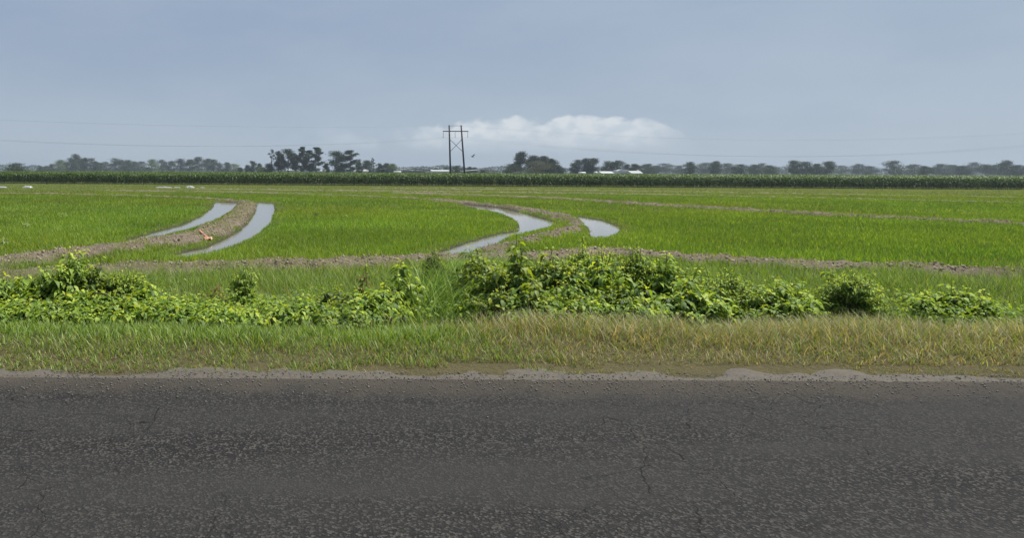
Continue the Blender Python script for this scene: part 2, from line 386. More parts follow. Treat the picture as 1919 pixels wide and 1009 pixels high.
nn = 16000; X_ = rng.random(nn) * 26 - 8; Y_ = 6.15 + rng.normal(0, .28, nn)
V = rng.normal(size=(nn, 6, 3)) * .0; base = np.array([(1, 0, 0), (-1, 0, 0), (0, 1, 0), (0, -1, 0), (0, 0, .7), (0, 0, -.7)])
V = base[None] * ((.003 + .010 * rng.random((nn, 1, 1)) ** 3) * (.6 + .8 * rng.random((nn, 6, 1)))); zz_ = np.where(Y_ < 6.1, .755, .748 - .10 * sm(6.2, 6.85, Y_)) + .004
V += np.stack([X_, Y_, zz_], 1)[:, None, :]
OF = np.array([(0, 2, 4), (2, 1, 4), (1, 3, 4), (3, 0, 4), (2, 0, 5), (1, 2, 5), (3, 1, 5), (0, 3, 5)])
tag(npmesh('loose_gravel', V.reshape(-1, 3), (np.arange(nn)[:, None, None] * 6 + OF[None]).reshape(-1, 3), plain('loose_stone', (.12, .11, .095), .9, .5, 20)), 'loose stones scattered along the road edge', 'gravel', kind='stuff')
# ------------------------------------------------------------------ blades and leaves
def blades(P, h, w, bend, segs=2, azi=None, tintc=None, flat=0.0):
    """tapering blades from points P; returns V, T, colour"""
    n = len(P); a = rng.random(n) * 2 * np.pi if azi is None else azi
    d = np.stack([np.cos(a), np.sin(a), np.zeros(n)], 1)             # leaning direction
    f = rng.random(n) * np.pi; s = np.stack([np.cos(f), np.sin(f), np.zeros(n)], 1)   # width direction
    if segs > 1: s = np.stack([-np.sin(a + (rng.random(n) - .5)), np.cos(a + (rng.random(n) - .5)), np.zeros(n)], 1)
    V = []
    for k in range(segs):
        t = k / segs
        c = P + d * (h * bend * t ** 1.7)[:, None]; c[:, 2] += h * (t - .30 * bend * t ** 2.2)
        ww = (w * (1 - .35 * t) * .5)[:, None]
        V += [c - s * ww, c + s * ww]
    c = P + d * (h * bend)[:, None]; c[:, 2] += h * (1 - .30 * bend - flat)
    V.append(c); m = 2 * segs + 1
    V = np.stack(V, 1).reshape(-1, 3); b = (np.arange(n) * m)[:, None]; T = []
    for k in range(segs - 1):
        T += [b + np.array([[2 * k, 2 * k + 1, 2 * k + 3]]), b + np.array([[2 * k, 2 * k + 3, 2 * k + 2]])]
    T.append(b + np.array([[2 * segs - 2, 2 * segs - 1, 2 * segs]]))
    return V, np.concatenate(T), (np.repeat(tintc, m, 0) if tintc is not None else None)
def tints(n, pal, wts=None, jit=.18):
    pal = np.array(pal); i = rng.choice(len(pal), n, p=wts)
    return np.clip(pal[i] * (1 + (rng.random((n, 1)) - .5) * 2 * jit) * (1 + (rng.random((n, 3)) - .5) * .12), 0, 1)
def join(L):
    V = []; T = []; C = []; b = 0
    for v, t, c in L:
        V.append(v); T.append(t + b); C.append(c); b += len(v)
    return np.concatenate(V), np.concatenate(T), np.concatenate(C)
LS = np.array([0, .18, .18, .18, .5, .5, .5, .8, .8, .8, 1.0]); LW = np.array([0, -.38, 0, .38, -.5, 0, .5, -.24, 0, .24, 0])
LZ = np.array([0, .05, 0, .05, .07, 0, .07, .04, 0, .04, 0])
LT = np.array([(0, 2, 1), (0, 3, 2), (1, 2, 5), (1, 5, 4), (2, 3, 6), (2, 6, 5), (4, 5, 8), (4, 8, 7), (5, 6, 9), (5, 9, 8), (7, 8, 10), (8, 9, 10)])
def leaves(P, D, L, Wd, droop, tint, roll=.5):
    """folded, drooping ovate leaves; D = unit direction of the midrib"""
    n = len(P); up = np.tile(np.array([0, 0, 1.]), (n, 1)); s = np.cross(D, up); s /= np.maximum(np.linalg.norm(s, axis=1, keepdims=True), 1e-6)
    nn = np.cross(s, D); r = (rng.random(n) - .5) * 2 * roll
    s2 = s * np.cos(r)[:, None] + nn * np.sin(r)[:, None]; nn = np.cross(s2, D)
    V = P[:, None, :] + D[:, None, :] * (LS[None, :, None] * L[:, None, None]) + s2[:, None, :] * (LW[None, :, None] * Wd[:, None, None]) + nn[:, None, :] * (LZ[None, :, None] * Wd[:, None, None] * 2)
    V[:, :, 2] -= (LS[None, :] ** 2) * (droop * L)[:, None]
    V = V.reshape(-1, 3); T = (np.arange(n)[:, None, None] * 11 + LT[None]).reshape(-1, 3)
    return V, T, np.repeat(tint, 11, 0)
def scatter(y0, y1, dens, xl=-.66, xr=1.17, pad=2.5):
    ar = (xr - xl) * .5 * (y1 * y1 - y0 * y0) + 2 * pad * (y1 - y0); n = int(ar * dens)
    yy = np.sqrt(rng.random(n) * (y1 * y1 - y0 * y0) + y0 * y0); t = rng.random(n)
    return (xl * yy - pad) + t * ((xr - xl) * yy + 2 * pad), yy
CY0 = px(0, 344)   # foot of the maize, left and right
CY1 = px(1200, 351.5)
def cornline(x): return CY0[1] + (x - CY0[0]) * (CY1[1] - CY0[1]) / (CY1[0] - CY0[0])

# ---- young rice
RP = [(.15, .265, .02), (.21, .33, .032), (.09, .165, .015), (.40, .45, .13)]
parts = []
for y0, y1, den, wmul, sg in ((FOOT + .6, 30, 380, 1.15, 2), (30, 45, 210, 1.6, 2), (45, 80, 60, 3.2, 1), (80, 131, 30, 5.2, 1)):
    X_, Y_ = scatter(y0, y1, den)
    z_, b_, w_, k_ = land(X_, Y_)
    pn = fbm(X_ * .25, Y_ * .25, 3)
    keep = (b_ < .35) & (w_ > .02 + .25 * rng.random(len(X_)) ** 3) & (Y_ < cornline(X_) - 2.0)
    keep &= ~((k_ > .45) & (rng.random(len(X_)) < .35))
    keep |= (w_ < .02) & (rng.random(len(X_)) < .02 + .14 * sm(-.45, .0, w_)) & (Y_ < 60)
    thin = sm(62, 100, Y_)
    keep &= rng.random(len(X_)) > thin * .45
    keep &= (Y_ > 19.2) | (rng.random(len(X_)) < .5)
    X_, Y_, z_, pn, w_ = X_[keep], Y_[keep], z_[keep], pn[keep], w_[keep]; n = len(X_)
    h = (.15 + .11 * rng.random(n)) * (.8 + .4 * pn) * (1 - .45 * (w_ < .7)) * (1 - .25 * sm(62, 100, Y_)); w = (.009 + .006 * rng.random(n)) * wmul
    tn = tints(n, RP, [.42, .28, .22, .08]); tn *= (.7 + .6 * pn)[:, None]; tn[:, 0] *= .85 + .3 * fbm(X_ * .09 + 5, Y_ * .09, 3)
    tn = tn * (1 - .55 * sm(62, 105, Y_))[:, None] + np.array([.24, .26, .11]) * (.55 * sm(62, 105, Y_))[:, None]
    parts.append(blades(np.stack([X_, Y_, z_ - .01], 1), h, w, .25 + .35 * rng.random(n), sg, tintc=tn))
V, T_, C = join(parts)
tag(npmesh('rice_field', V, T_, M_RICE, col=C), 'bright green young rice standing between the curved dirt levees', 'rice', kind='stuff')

# ---- weeds and grass on the levees
X_, Y_ = scatter(17.4, 75, 110); z_, b_, w_, k_ = land(X_, Y_)
pn = fbm(X_ * .8, Y_ * .8, 3)
keep = (k_ > .12) & (w_ > -.05) & (pn + (.1 * (b_ < .3)) > .44 + .07 * (b_ > .5))
X_, Y_, z_ = X_[keep], Y_[keep], z_[keep]; n = len(X_)
tag(npmesh('levee_weeds', *(lambda q: (q[0], q[1], M_GRASS, None, q[2]))(blades(np.stack([X_, Y_, z_ - .01], 1), .07 + .10 * rng.random(n), .014 + .02 * rng.random(n), .3 + .5 * rng.random(n), 1,
    tintc=tints(n, [(.20, .27, .06), (.26, .33, .07), (.13, .18, .05), (.33, .29, .13)])))), 'patchy low weeds growing over the bare dirt levees', 'weeds', kind='stuff')

# ---- clods on the levees
X_, Y_ = scatter(17.5, 62, 120); z_, b_, w_, k_ = land(X_, Y_)
keep = (b_ > .45) & (w_ > .05); X_, Y_, z_ = X_[keep], Y_[keep], z_[keep]; n = len(X_)
ico = []
ph = (1 + 5 ** .5) / 2
for a, b in ((-1, ph), (1, ph), (-1, -ph), (1, -ph)): ico += [(a, b, 0)]
for a, b in ((-1, ph), (1, ph), (-1, -ph), (1, -ph)): ico += [(0, a, b)]
for a, b in ((ph, -1), (ph, 1), (-ph, -1), (-ph, 1)): ico += [(a, 0, b)]
ico = np.array(ico) / math.sqrt(1 + ph * ph)
IF = np.array([(0, 11, 5), (0, 5, 1), (0, 1, 7), (0, 7, 10), (0, 10, 11), (1, 5, 9), (5, 11, 4), (11, 10, 2), (10, 7, 6), (7, 1, 8), (3, 9, 4), (3, 4, 2), (3, 2, 6), (3, 6, 8), (3, 8, 9), (4, 9, 5), (2, 4, 11), (6, 2, 10), (8, 6, 7), (9, 8, 1)])
sz = .008 + .034 * rng.random(n) ** 3.5
V = ico[None] * (sz[:, None, None] * (.6 + .8 * rng.random((n, 12, 1)))) * (.7 + .7 * rng.random((n, 1, 3)))
V += np.stack([X_, Y_, z_ + sz * .1], 1)[:, None, :]
T_ = (np.arange(n)[:, None, None] * 12 + IF[None]).reshape(-1, 3)
tag(npmesh('dirt_clods', V.reshape(-1, 3), T_, M_CLOD), 'loose dry clods of pinkish tan soil along the levees', 'soil clods', kind='stuff')

# ---- grass on the road bank and verge
parts = []
X_, Y_ = scatter(6.35, 18.6, 700, pad=4); Xb, Yb = scatter(6.35, 8.8, 1500, pad=4); X_ = np.concatenate([X_, Xb]); Y_ = np.concatenate([Y_, Yb]); z_, b_, w_, k_ = land(X_, Y_)
U_ = 600 + X_ / Y_ * F                                      # which stretch of the bank it is
clump = fbm(X_ * 1.3, Y_ * 1.3, 4); drift = fbm(X_ * .4, Y_ * .4, 3)
xb = X_
lush = sm(.12, .16, xb / Y_ + (clump - .5) * .05) * (1 - sm(.25, .30, xb / Y_)) * sm(9.6, 11, Y_) * (1 - sm(15.5, 17, Y_))      # the tall wet grass
dry = (1 - sm(9.4, 10.6, Y_ + (drift - .5) * 2.0)) * np.maximum(sm(1.3, 2.8, xb), .35 * (1 - sm(7.0, 7.7, Y_)))
keep = (b_ < .5) | (rng.random(len(X_)) < .25)
keep &= rng.random(len(X_)) < np.clip(.4 + 1.5 * (clump - .3), .35, 1)
keep &= (Y_ > 6.75) | (fbm(X_ * 1.9 + 30, Y_ * 1.9, 3) > .50)
keep &= (Y_ < 17.0) | (rng.random(len(X_)) < .45)
sel = lambda *a: [q[keep] for q in a]
X_, Y_, z_, clump, drift, lush, dry = sel(X_, Y_, z_, clump, drift, lush, dry); n = len(X_)
h = (.10 + .20 * rng.random(n)) * (.5 + 1.1 * clump) * (1 + 1.5 * lush) * (1 - .35 * dry) * (1 - .45 * (1 - sm(9, 10.5, Y_))) * (1 - .3 * (1 - sm(6.8, 7.6, Y_))) * (1 + .35 * (Y_ > 11))
w = (.004 + .006 * rng.random(n)) * (1 + .4 * lush)
tn = tints(n, [(.12, .21, .024), (.19, .30, .04), (.32, .38, .11), (.05, .10, .015)], [.35, .3, .2, .15])
tl = tints(n, [(.14, .25, .018), (.26, .38, .07), (.06, .12, .012)])
td = tints(n, [(.27, .22, .11), (.20, .17, .08), (.16, .20, .05), (.36, .30, .17)], [.35, .25, .25, .15])
pick = rng.random(n)
tn = np.where((pick < lush)[:, None], tl, tn); tn = np.where((pick < dry * .85)[:, None], td, tn)
azl = np.where(rng.random(n) < lush * .75, .2 + rng.normal(0, .5, n), rng.random(n) * 6.283)
parts.append(blades(np.stack([X_, Y_, z_ - .02], 1), h, w, .35 + .45 * rng.random(n) + .2 * lush, 3, azi=azl, tintc=tn))
X_, Y_ = scatter(6.7, 9.3, 1000, pad=1); z_, b_, w_, k_ = land(X_, Y_); q_ = X_ / Y_; dr = fbm(X_ * 1.2 + 3, Y_ * 1.2, 3)
keep = rng.random(len(X_)) < sm(.10, .36, q_ + (dr - .5) * .25) * np.clip(.25 + 1.6 * (dr - .25), .1, 1)
X_, Y_, z_, dr = X_[keep], Y_[keep], z_[keep], dr[keep]; n = len(X_)
tn = tints(n, [(.31, .27, .15), (.24, .20, .10), (.18, .25, .05), (.46, .40, .24), (.14, .22, .035)], [.28, .2, .2, .14, .18])
parts.append(blades(np.stack([X_, Y_, z_ - .02], 1), (.14 + .22 * rng.random(n)) * (.55 + .8 * dr) * (.45 + .55 * sm(7.0, 8.0, Y_)), .004 + .005 * rng.random(n), .4 + .6 * rng.random(n), 3, tintc=tn))
V, T_, C = join(parts)
tag(npmesh('verge_grass', V, T_, M_GRASS, col=C), 'mixed green and straw coloured grass covering the road bank', 'grass', kind='stuff')

# ---- small leafy undergrowth between the bushes
X_, Y_ = scatter(8.8, 15.5, 300, pad=3); z_, b_, w_, k_ = land(X_, Y_)
cl = fbm(X_ * .9 + 40, Y_ * .9, 4)
lush = sm(.12, .16, X_ / Y_) * (1 - sm(.25, .30, X_ / Y_)) * sm(9.6, 11, Y_)
keep = (cl > np.where((X_ / Y_ > .10) & (X_ / Y_ < .25), .60, np.where((Y_ < 12.3) & (X_ / Y_ < .12), .36, .49))) & (rng.random(len(X_)) > lush * .95) & (rng.random(len(X_)) < 1.0) & (rng.random(len(X_)) < (cl - .40) * 5) & (rng.random(len(X_)) > sm(12.5, 15, Y_))
X_, Y_, z_, cl = X_[keep], Y_[keep], z_[keep], cl[keep]; n = len(X_)
hh = .05 + np.clip(cl - .44, 0, 1) * 1.0 * rng.random(n) ** .6 + (.07 + .20 * (Y_ < 12.3)) * rng.random(n)
a = rng.random(n) * 6.283; D_ = np.stack([np.cos(a), np.sin(a), .5 * (rng.random(n) - .3)], 1); D_ /= np.linalg.norm(D_, axis=1, keepdims=True)
L_ = .03 + .06 * rng.random(n)
tag(npmesh('undergrowth', *(lambda q: (q[0], q[1], M_LEAF, None, q[2]))(leaves(np.stack([X_, Y_, z_ + hh], 1), D_, L_, L_ * .55, .3 + .4 * rng.random(n),
    tints(n, [(.12, .21, .025), (.18, .28, .03), (.07, .13, .02), (.30, .38, .05)], [.35, .3, .2, .15])))), 'low leafy weeds filling the gaps between the roadside bushes', 'weeds', kind='stuff')

# ------------------------------------------------------------------ roadside bushes and saplings
def bush(u, vtop, D, wid, style, label, name='roadside_bush', seed=0, group='leafy bushes along the road bank', dark=0.):
    """u, vtop: where its top stands in the photograph; D: distance; wid: width in metres"""
    D = D if D > 12 else 9.9 + (D - 8.5) * .6
    rs = np.random.default_rng(1000 + seed); X0, ztop = at(u, D, vtop)
    z0 = float(land(np.array([X0]), np.array([D]))[0][0]) - .02; H = max(.25, ztop - z0)
    root = tag(empty(name, (X0, D, z0)), label, 'sapling' if 'sapling' in name else ('weed' if 'weed' in name else 'bush'), group)
    big = {'big': .165, 'mid': .13, 'fine': .08, 'twig': .07}[style]
    ns = {'big': 7, 'mid': 10, 'fine': 13, 'twig': 3}[style]; wid *= 1.45; ns = max(1, int(ns * 1.35 * (.35 + wid)))
    if 'sapling' in name: ns = 1 + (wid > .4) + (wid > .6)
    st = MB(); P = []; D_ = []; L = []; shoot_pos = []
    for i in range(ns):
        r = (rs.random() ** .6) * wid * .5 if i else 0; a = rs.random() * 6.283
        hx = H * (1 - .45 * (r / max(wid * .5, .01)) * rs.random()) * (1 if i == 0 else (.80 if style == 'fine' else .72) + (.20 if style == 'fine' else .26) * rs.random())
        bx_, by_ = r * .35 * math.cos(a), r * .35 * math.sin(a); tx, ty = r * math.cos(a), r * math.sin(a)
        wx, wy = rs.normal(0, .035, 2)
        cur = lambda t: np.array([bx_ + (tx - bx_) * t ** 1.4 + wx * math.sin(3 * t), by_ + (ty - by_) * t ** 1.4 + wy * math.sin(4 * t), hx * t])
        st.tube([cur(t) for t in np.linspace(0, .98, 6)], list(np.linspace(.012, .003, 6) * (.7 + .4 * H)), 5)
        br = [(cur, 0.12 if style != 'twig' else .35, 1.0, int(hx / (big * (.20 if style != 'twig' else .5))) + 3, 1.0)]
        for b in range(int(3 + hx * (7 if style != 'twig' else 2))):
            t0 = .12 + .75 * rs.random(); p0 = cur(t0); ba = rs.random() * 6.283; bl = (.16 + .30 * rs.random()) * (1.15 - t0) * (.6 + .8 * min(1.2, wid)) + .06; up = .35 + .5 * rs.random()
            dv = np.array([math.cos(ba), math.sin(ba), up]); f = lambda t, p0=p0, dv=dv, bl=bl: p0 + dv * bl * t - np.array([0, 0, .35 * bl * t * t])
            st.tube([f(t) for t in (0, .5, 1)], [.005, .0035, .002], 4)
            br.append((f, .2, 1.0, int(bl / (big * .20)) + 3, .9))
        for f, ta, tb, k, sc in br:
            g0 = rs.random() * 6.283
            for j in range(k):
                t = ta + (tb - ta) * (j + rs.random() * .6) / k; p = f(min(t, 1)); an = g0 + j * 2.4 + rs.normal(0, .3)
                el_ = rs.normal(.12, .3) + .5 * (t > .9)
                d = np.array([math.cos(an) * math.cos(el_), math.sin(an) * math.cos(el_), math.sin(el_)])
                pet = big * .3
                P.append(p + d * pet); D_.append(d); L.append(big * sc * (.65 + .55 * rs.random()) * (1 - .45 * max(0, t - .75) / .25)); shoot_pos.append(t)
    P, D_, L, shoot_pos = map(np.array, (P, D_, L, shoot_pos)); n = len(P)
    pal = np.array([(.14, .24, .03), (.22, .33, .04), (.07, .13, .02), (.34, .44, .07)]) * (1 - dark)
    c = pal[rs.integers(0, 4, n)] * (.85 + .3 * rs.random((n, 1)))
    young = (shoot_pos > .88) & (rs.random(n) < .5); c[young] = np.array([.46, .53, .05]) * (1 - dark) * (.85 + .3 * rs.random((young.sum(), 1)))   # new leaves, near the shoot tips, are yellower
    if style == 'twig': c = np.where(rs.random((n, 1)) < .5, np.array([.20, .13, .06]), c)
    V, T_, C = leaves(P, D_, L, L * (.54 if style != 'fine' else .42), .45 + .6 * rs.random(n), c)
    npmesh('foliage', V, T_, M_LEAF, root, C)
    st.build('stem', M_STEM, root)
    return root
B = [
 (128, 459, 10.6, .75, 'mid', 'roadside_bush', 'tallest leafy bush at the left, its pointed top standing before the dirt levee'),
 (190, 479, 10.6, .5, 'mid', 'roadside_bush', 'dark hearted bush just right of the tall pointed one at the left'),
 (238, 494, 10.7, .5, 'fine', 'roadside_bush', 'pale loose bush third from the left, its top before the lower levee'),
 (52, 516, 10.0, .7, 'big', 'roadside_bush', 'broad low bush with yellow tips left of the tall pointed one'),
 (6, 508, 10.2, .5, 'mid', 'roadside_bush', 'bush cut by the left edge of the photo'),
 (95, 560, 8.9, .6, 'mid', 'roadside_bush', 'shaded low bush in the bottom left corner under the yellow tipped one'),
 (150, 543, 9.2, .55, 'big', 'roadside_bush', 'large leaved clump in front of the tall pointed bush'),
 (220, 541, 9.2, .7, 'big', 'roadside_bush', 'large leaved clump with one pale curled leaf, below the dark hearted bush'),
 (20, 560, 8.8, .6, 'mid', 'roadside_bush', 'low bush filling the bottom left corner of the photo'),
 (312, 552, 9.3, .6, 'big', 'roadside_bush', 'lime green clump with broad leaves at the bottom, right of the left bushes'),
 (278, 530, 10.0, .35, 'mid', 'roadside_bush', 'small bush with two pale upturned leaves above the lime clump'),
 (380, 548, 10.0, .6, 'fine', 'roadside_bush', 'fine leaved low bush right of the lime clump'),
 (455, 497, 12.4, .28, 'fine', 'roadside_weed', 'thin weed with a yellow top before the dirt levee'),
 (412, 532, 10.8, .5, 'twig', 'roadside_weed', 'nearly bare dark twigs sticking up left of centre'),
 (575, 570, 8.9, .8, 'big', 'roadside_bush', 'yellow green low clump at the bottom edge near the centre'),
 (500, 572, 9.2, .6, 'fine', 'roadside_bush', 'low fine leaved clump left of the yellow green one at the bottom edge'),
 (632, 536, 9.8, .6, 'mid', 'roadside_bush', 'dark green bush at the centre, left of the reddish one'),
 (690, 552, 9.3, .6, 'big', 'roadside_bush', 'drooping bush with curled pinkish leaves at the centre bottom'),
 (683, 482, 11.2, .3, 'twig', 'roadside_weed', 'tall bare brown stalk with a few withered leaves'),
 (752, 489, 11.6, .35, 'big', 'sapling', 'slim bright sapling left of the tall wet grass'),
 (722, 530, 10.2, .45, 'mid', 'roadside_bush', 'loose bush at the foot of the slim bright sapling'),
 (813, 462, 15.4, .3, 'fine', 'roadside_weed', 'small dark upright weed at the end of the bottom levee'),
 (893, 463, 12.6, .6, 'mid', 'roadside_bush', 'bush left of the tall dark sapling, in front of the winding ditch'),
 (968, 437, 10.2, .28, 'big', 'sapling', 'tall dark sapling with large hanging leaves rising past the right ditch'),
 (1030, 463, 10.8, .7, 'big', 'roadside_bush', 'broad leaved bush right of the tall dark sapling'),
 (1092, 441, 12.0, .85, 'fine', 'roadside_bush', 'fine leaved bush in front of the levee bend'),
 (1118, 484, 10.2, .7, 'big', 'roadside_bush', 'large yellow lime bush at the right, tallest of the near ones there'),
 (1000, 528, 9.0, .8, 'big', 'roadside_bush', 'dense front bush at the foot of the tall dark sapling'),
 (930, 500, 10.6, .8, 'mid', 'roadside_bush', 'dark shaded bush at the right end of the tall wet grass'),
 (1062, 530, 9.4, .6, 'mid', 'roadside_bush', 'bush between the dense front bush and the yellow lime one'),
 (1165, 506, 9.8, .7, 'big', 'roadside_bush', 'wide bush with light leaves near the right edge'),
 (1192, 446, 12.0, .55, 'fine', 'roadside_bush', 'bright bush cut by the right edge of the photo, above the wide one'),
 (1110, 556, 8.9, .5, 'mid', 'roadside_bush', 'low bright bush above the dry grass at the lower right'),
 (1185, 560, 8.8, .45, 'mid', 'roadside_bush', 'low bush at the lower right edge above the dry grass'),
 (1140, 470, 12.4, .6, 'fine', 'roadside_bush', 'rounded fine leaved bush before the right hand ditch'),
 (985, 480, 11.6, .7, 'mid', 'roadside_bush', 'bush behind the tall dark sapling'),
 (1060, 490, 11.0, .7, 'mid', 'roadside_bush', 'mid green bush behind the yellow lime one'),
 (945, 540, 9.6, .6, 'fine', 'roadside_bush', 'shaded fine leaved bush left of the dense front bush'),
 (30, 528, 10.8, .8, 'mid', 'roadside_bush', 'leafy bush behind the broad yellow tipped one at the left'),
 (165, 505, 11.0, .7, 'mid', 'roadside_bush', 'dark bush between the two tallest left hand bushes', ),
 (265, 518, 10.6, .6, 'mid', 'roadside_bush', 'bush at the right end of the left hand thicket'),
 (350, 574, 8.8, .7, 'mid', 'roadside_bush', 'low bush at the bottom edge right of the lime clump'),
 (60, 580, 8.5, .7, 'big', 'roadside_bush', 'broad leaved low bush at the very bottom left'),
 (180, 578, 8.5, .8, 'mid', 'roadside_bush', 'low bush at the bottom edge under the large leaved clumps'),
 (265, 580, 8.5, .6, 'big', 'roadside_bush', 'broad leaved bush at the bottom edge left of the lime clump'),
 (440, 580, 8.6, .7, 'mid', 'roadside_bush', 'low bush at the bottom edge with dead twigs behind it'),
 (655, 580, 8.6, .6, 'mid', 'roadside_bush', 'low bush in front of the dark green centre bush'),
 (905, 478, 11.6, .8, 'mid', 'roadside_bush', 'bush between the wet grass and the tall dark sapling'),
 (1015, 478, 11.4, .8, 'mid', 'roadside_bush', 'shaded bush behind the broad leaved one by the sapling'),
 (1128, 455, 12.2, .8, 'fine', 'roadside_bush', 'fine leaved bush at the foot of the right hand ditch'),
 (1075, 505, 10.2, .7, 'big', 'roadside_bush', 'large leaved bush in the heart of the right hand thicket'),
 (1160, 540, 9.2, .7, 'mid', 'roadside_bush', 'dark bush under the wide light leaved one near the right edge'),
 (1020, 555, 8.7, .7, 'mid', 'roadside_bush', 'low bush at the front of the right hand thicket'),
 # the bank goes on past the right edge of the photograph
 (1250, 470, 11.6, .8, 'mid', 'roadside_bush', 'bushy clump farther right along the bank, nearest the bright edge bush'),
 (1290, 520, 9.8, .7, 'big', 'roadside_bush', 'broad leaved clump farther right along the bank, low in front'),
 (1360, 500, 11.0, .7, 'fine', 'roadside_bush', 'fine leaved clump farther right along the bank'),
 (1460, 520, 11.2, .8, 'mid', 'roadside_bush', 'low rounded clump far right along the bank'),
 (1600, 505, 12.0, .8, 'fine', 'roadside_bush', 'second last clump toward the far right of the bank'),
 (1780, 530, 11.5, .9, 'mid', 'roadside_bush', 'last low clump at the far right of the bank'),
]
for i, (u, v, D, w, stl, nm, lab) in enumerate(B): bush(u, v, D, w, stl, lab, nm, i, dark=.3 if 'dark' in lab or 'shaded' in lab else 0.)  # darker leaf colour: deep green plants, plus painted-in shade for those labelled shaded

# few weeds standing in the rice
def weed(u, v, h, label, tint, seed):
    X0, Y0 = px(u, v); rs = np.random.default_rng(seed); n = 26
    root = tag(empty('field_weed', (X0, Y0, 0)), label, 'weed', 'weeds standing in the rice')
    a = rs.random(n) * 6.283; el_ = rs.random(n) * .9; D_ = np.stack([np.cos(a) * np.cos(el_), np.sin(a) * np.cos(el_), np.sin(el_)], 1)
    P = np.stack([rs.normal(0, .03, n), rs.normal(0, .03, n), h * (.35 + .6 * rs.random(n))], 1)
    c = np.array(tint) * (.85 + .3 * rs.random((n, 1))); L = .10 + .12 * rs.random(n)
    V, T_, C = leaves(P, D_, L, L * .3, .4 + .3 * rs.random(n), c); npmesh('foliage', V, T_, M_LEAF, root, C)
    st = MB(); st.tube([(0, 0, -.02), (.01, 0, h * .5), (0, .01, h * .9)], [.006, .005, .003], 5); st.build('stem', M_STEM, root)
weed(8, 463, .32, 'pale grey green weed in the rice at the left edge', (.33, .40, .22), 1)
weed(50, 430, .26, 'pale weed in the left rice paddy above the one at the edge', (.33, .40, .22), 2)
weed(121, 408, .25, 'small pale weed highest up in the left rice paddy', (.30, .38, .2), 3)
weed(592, 410, .34, 'dark green weed standing alone in the middle rice paddy', (.06, .12, .03), 4)
weed(648, 410, .22, 'small pale weed right of the dark one in the middle paddy', (.30, .38, .2), 5)
weed(897, 398, .22, 'pale weed by the far end of the right ditch', (.36, .40, .25), 6)

# ------------------------------------------------------------------ maize
x0c, x1c = -120, 260; ang = math.atan2(CY1[1] - CY0[1], CY1[0] - CY0[0]); ca, sa = math.cos(ang), math.sin(ang)
CX = []; CYy = []
s_ = np.arange(x0c, x1c, .19)
for r in range(9):
    s2 = s_ + rng.normal(0, .04, len(s_)); k = rng.random(len(s_)) < .93
    CX.append(s2[k]); CYy.append((cornline(s2[k]) + r * .76 + rng.normal(0, .06, k.sum())))
cx, cy = np.concatenate(CX), np.concatenate(CYy); n = len(cx)
cvar = fbm(cx * .06, cy * .06, 3)
H = (1.88 + .22 * rng.random(n)) * (.92 + .16 * cvar)
parts = []
cp = [(.035, .075, .008), (.05, .10, .010), (.02, .045, .006), (.13, .19, .03)]
for k in range(9):
    t = (k + .5) / 9; zb = H * (.12 + .78 * t); P = np.stack([cx, cy, zb], 1)
    parts.append(blades(P, np.full(n, .50) * (1.1 - .3 * abs(t - .5)) + .1 * rng.random(n), .085 + .03 * rng.random(n), 1.1 + .5 * rng.random(n), 3, tintc=tints(n, cp, [.4, .3, .2, .1]), flat=.15))
parts.append(blades(np.stack([cx, cy, np.zeros(n)], 1), H * .98, np.full(n, .05), np.full(n, .03), 1, tintc=tints(n, [(.20, .27, .10), (.30, .34, .16)])))
for ya, yb, den in ((6.5, 40, 2.2), (40, 110, .9), (110, 190, .5)):      # the canopy that runs back to the trees
    nn = int((x1c + 100 - x0c) * (yb - ya) * den); X_ = x0c + (x1c + 100 - x0c) * rng.random(nn); Y_ = cornline(X_) + ya + (yb - ya) * rng.random(nn)
    cv = fbm(X_ * .06, Y_ * .06, 3); hh = (1.85 + .2 * rng.random(nn)) * (.92 + .16 * cv); sc = 1 + .5 * (ya > 30) + .5 * (ya > 100)
    for k in range(4):
        parts.append(blades(np.stack([X_, Y_, hh * (.5 + .13 * k)], 1), np.full(nn, .5 * sc) + .1 * rng.random(nn), (.10 + .03 * rng.random(nn)) * sc, 1. + .6 * rng.random(nn), 2, tintc=tints(nn, cp, [.3, .4, .15, .15]), flat=.15))
V, T_, C = join(parts)
tag(npmesh('corn_field', V, T_, M_CORN, col=C), 'dark green maize in a dense band across the far side of the rice', 'corn', kind='stuff')

# ------------------------------------------------------------------ trees
def clumpq(P, s, tint, rs):
    """small irregular leaf sprays"""
    n = len(P); a = rs.normal(size=(n, 3)); a /= np.linalg.norm(a, axis=1, keepdims=True); b = np.cross(a, rs.normal(size=(n, 3))); b /= np.linalg.norm(b, axis=1, keepdims=True)
    s = s[:, None]
    V = np.stack([P - a * s * .6, P + b * s * .45 + a * s * .1, P + a * s * .6, P - b * s * .4 - a * s * .05], 1).reshape(-1, 3)
    T_ = (np.arange(n)[:, None] * 4)[:, :, None] + np.array([[(0, 1, 2), (0, 2, 3)]]).reshape(1, 2, 3)
    return V, T_.reshape(-1, 3), np.repeat(tint, 4, 0)
PAL = {'green': [(.035, .056, .02), (.05, .075, .025), (.022, .038, .016)], 'dark': [(.022, .042, .018), (.036, .06, .022), (.014, .028, .013)],
       'light': [(.10, .145, .045), (.13, .18, .055), (.075, .11, .035)], 'olive': [(.085, .095, .05), (.06, .08, .035), (.11, .10, .065)]}
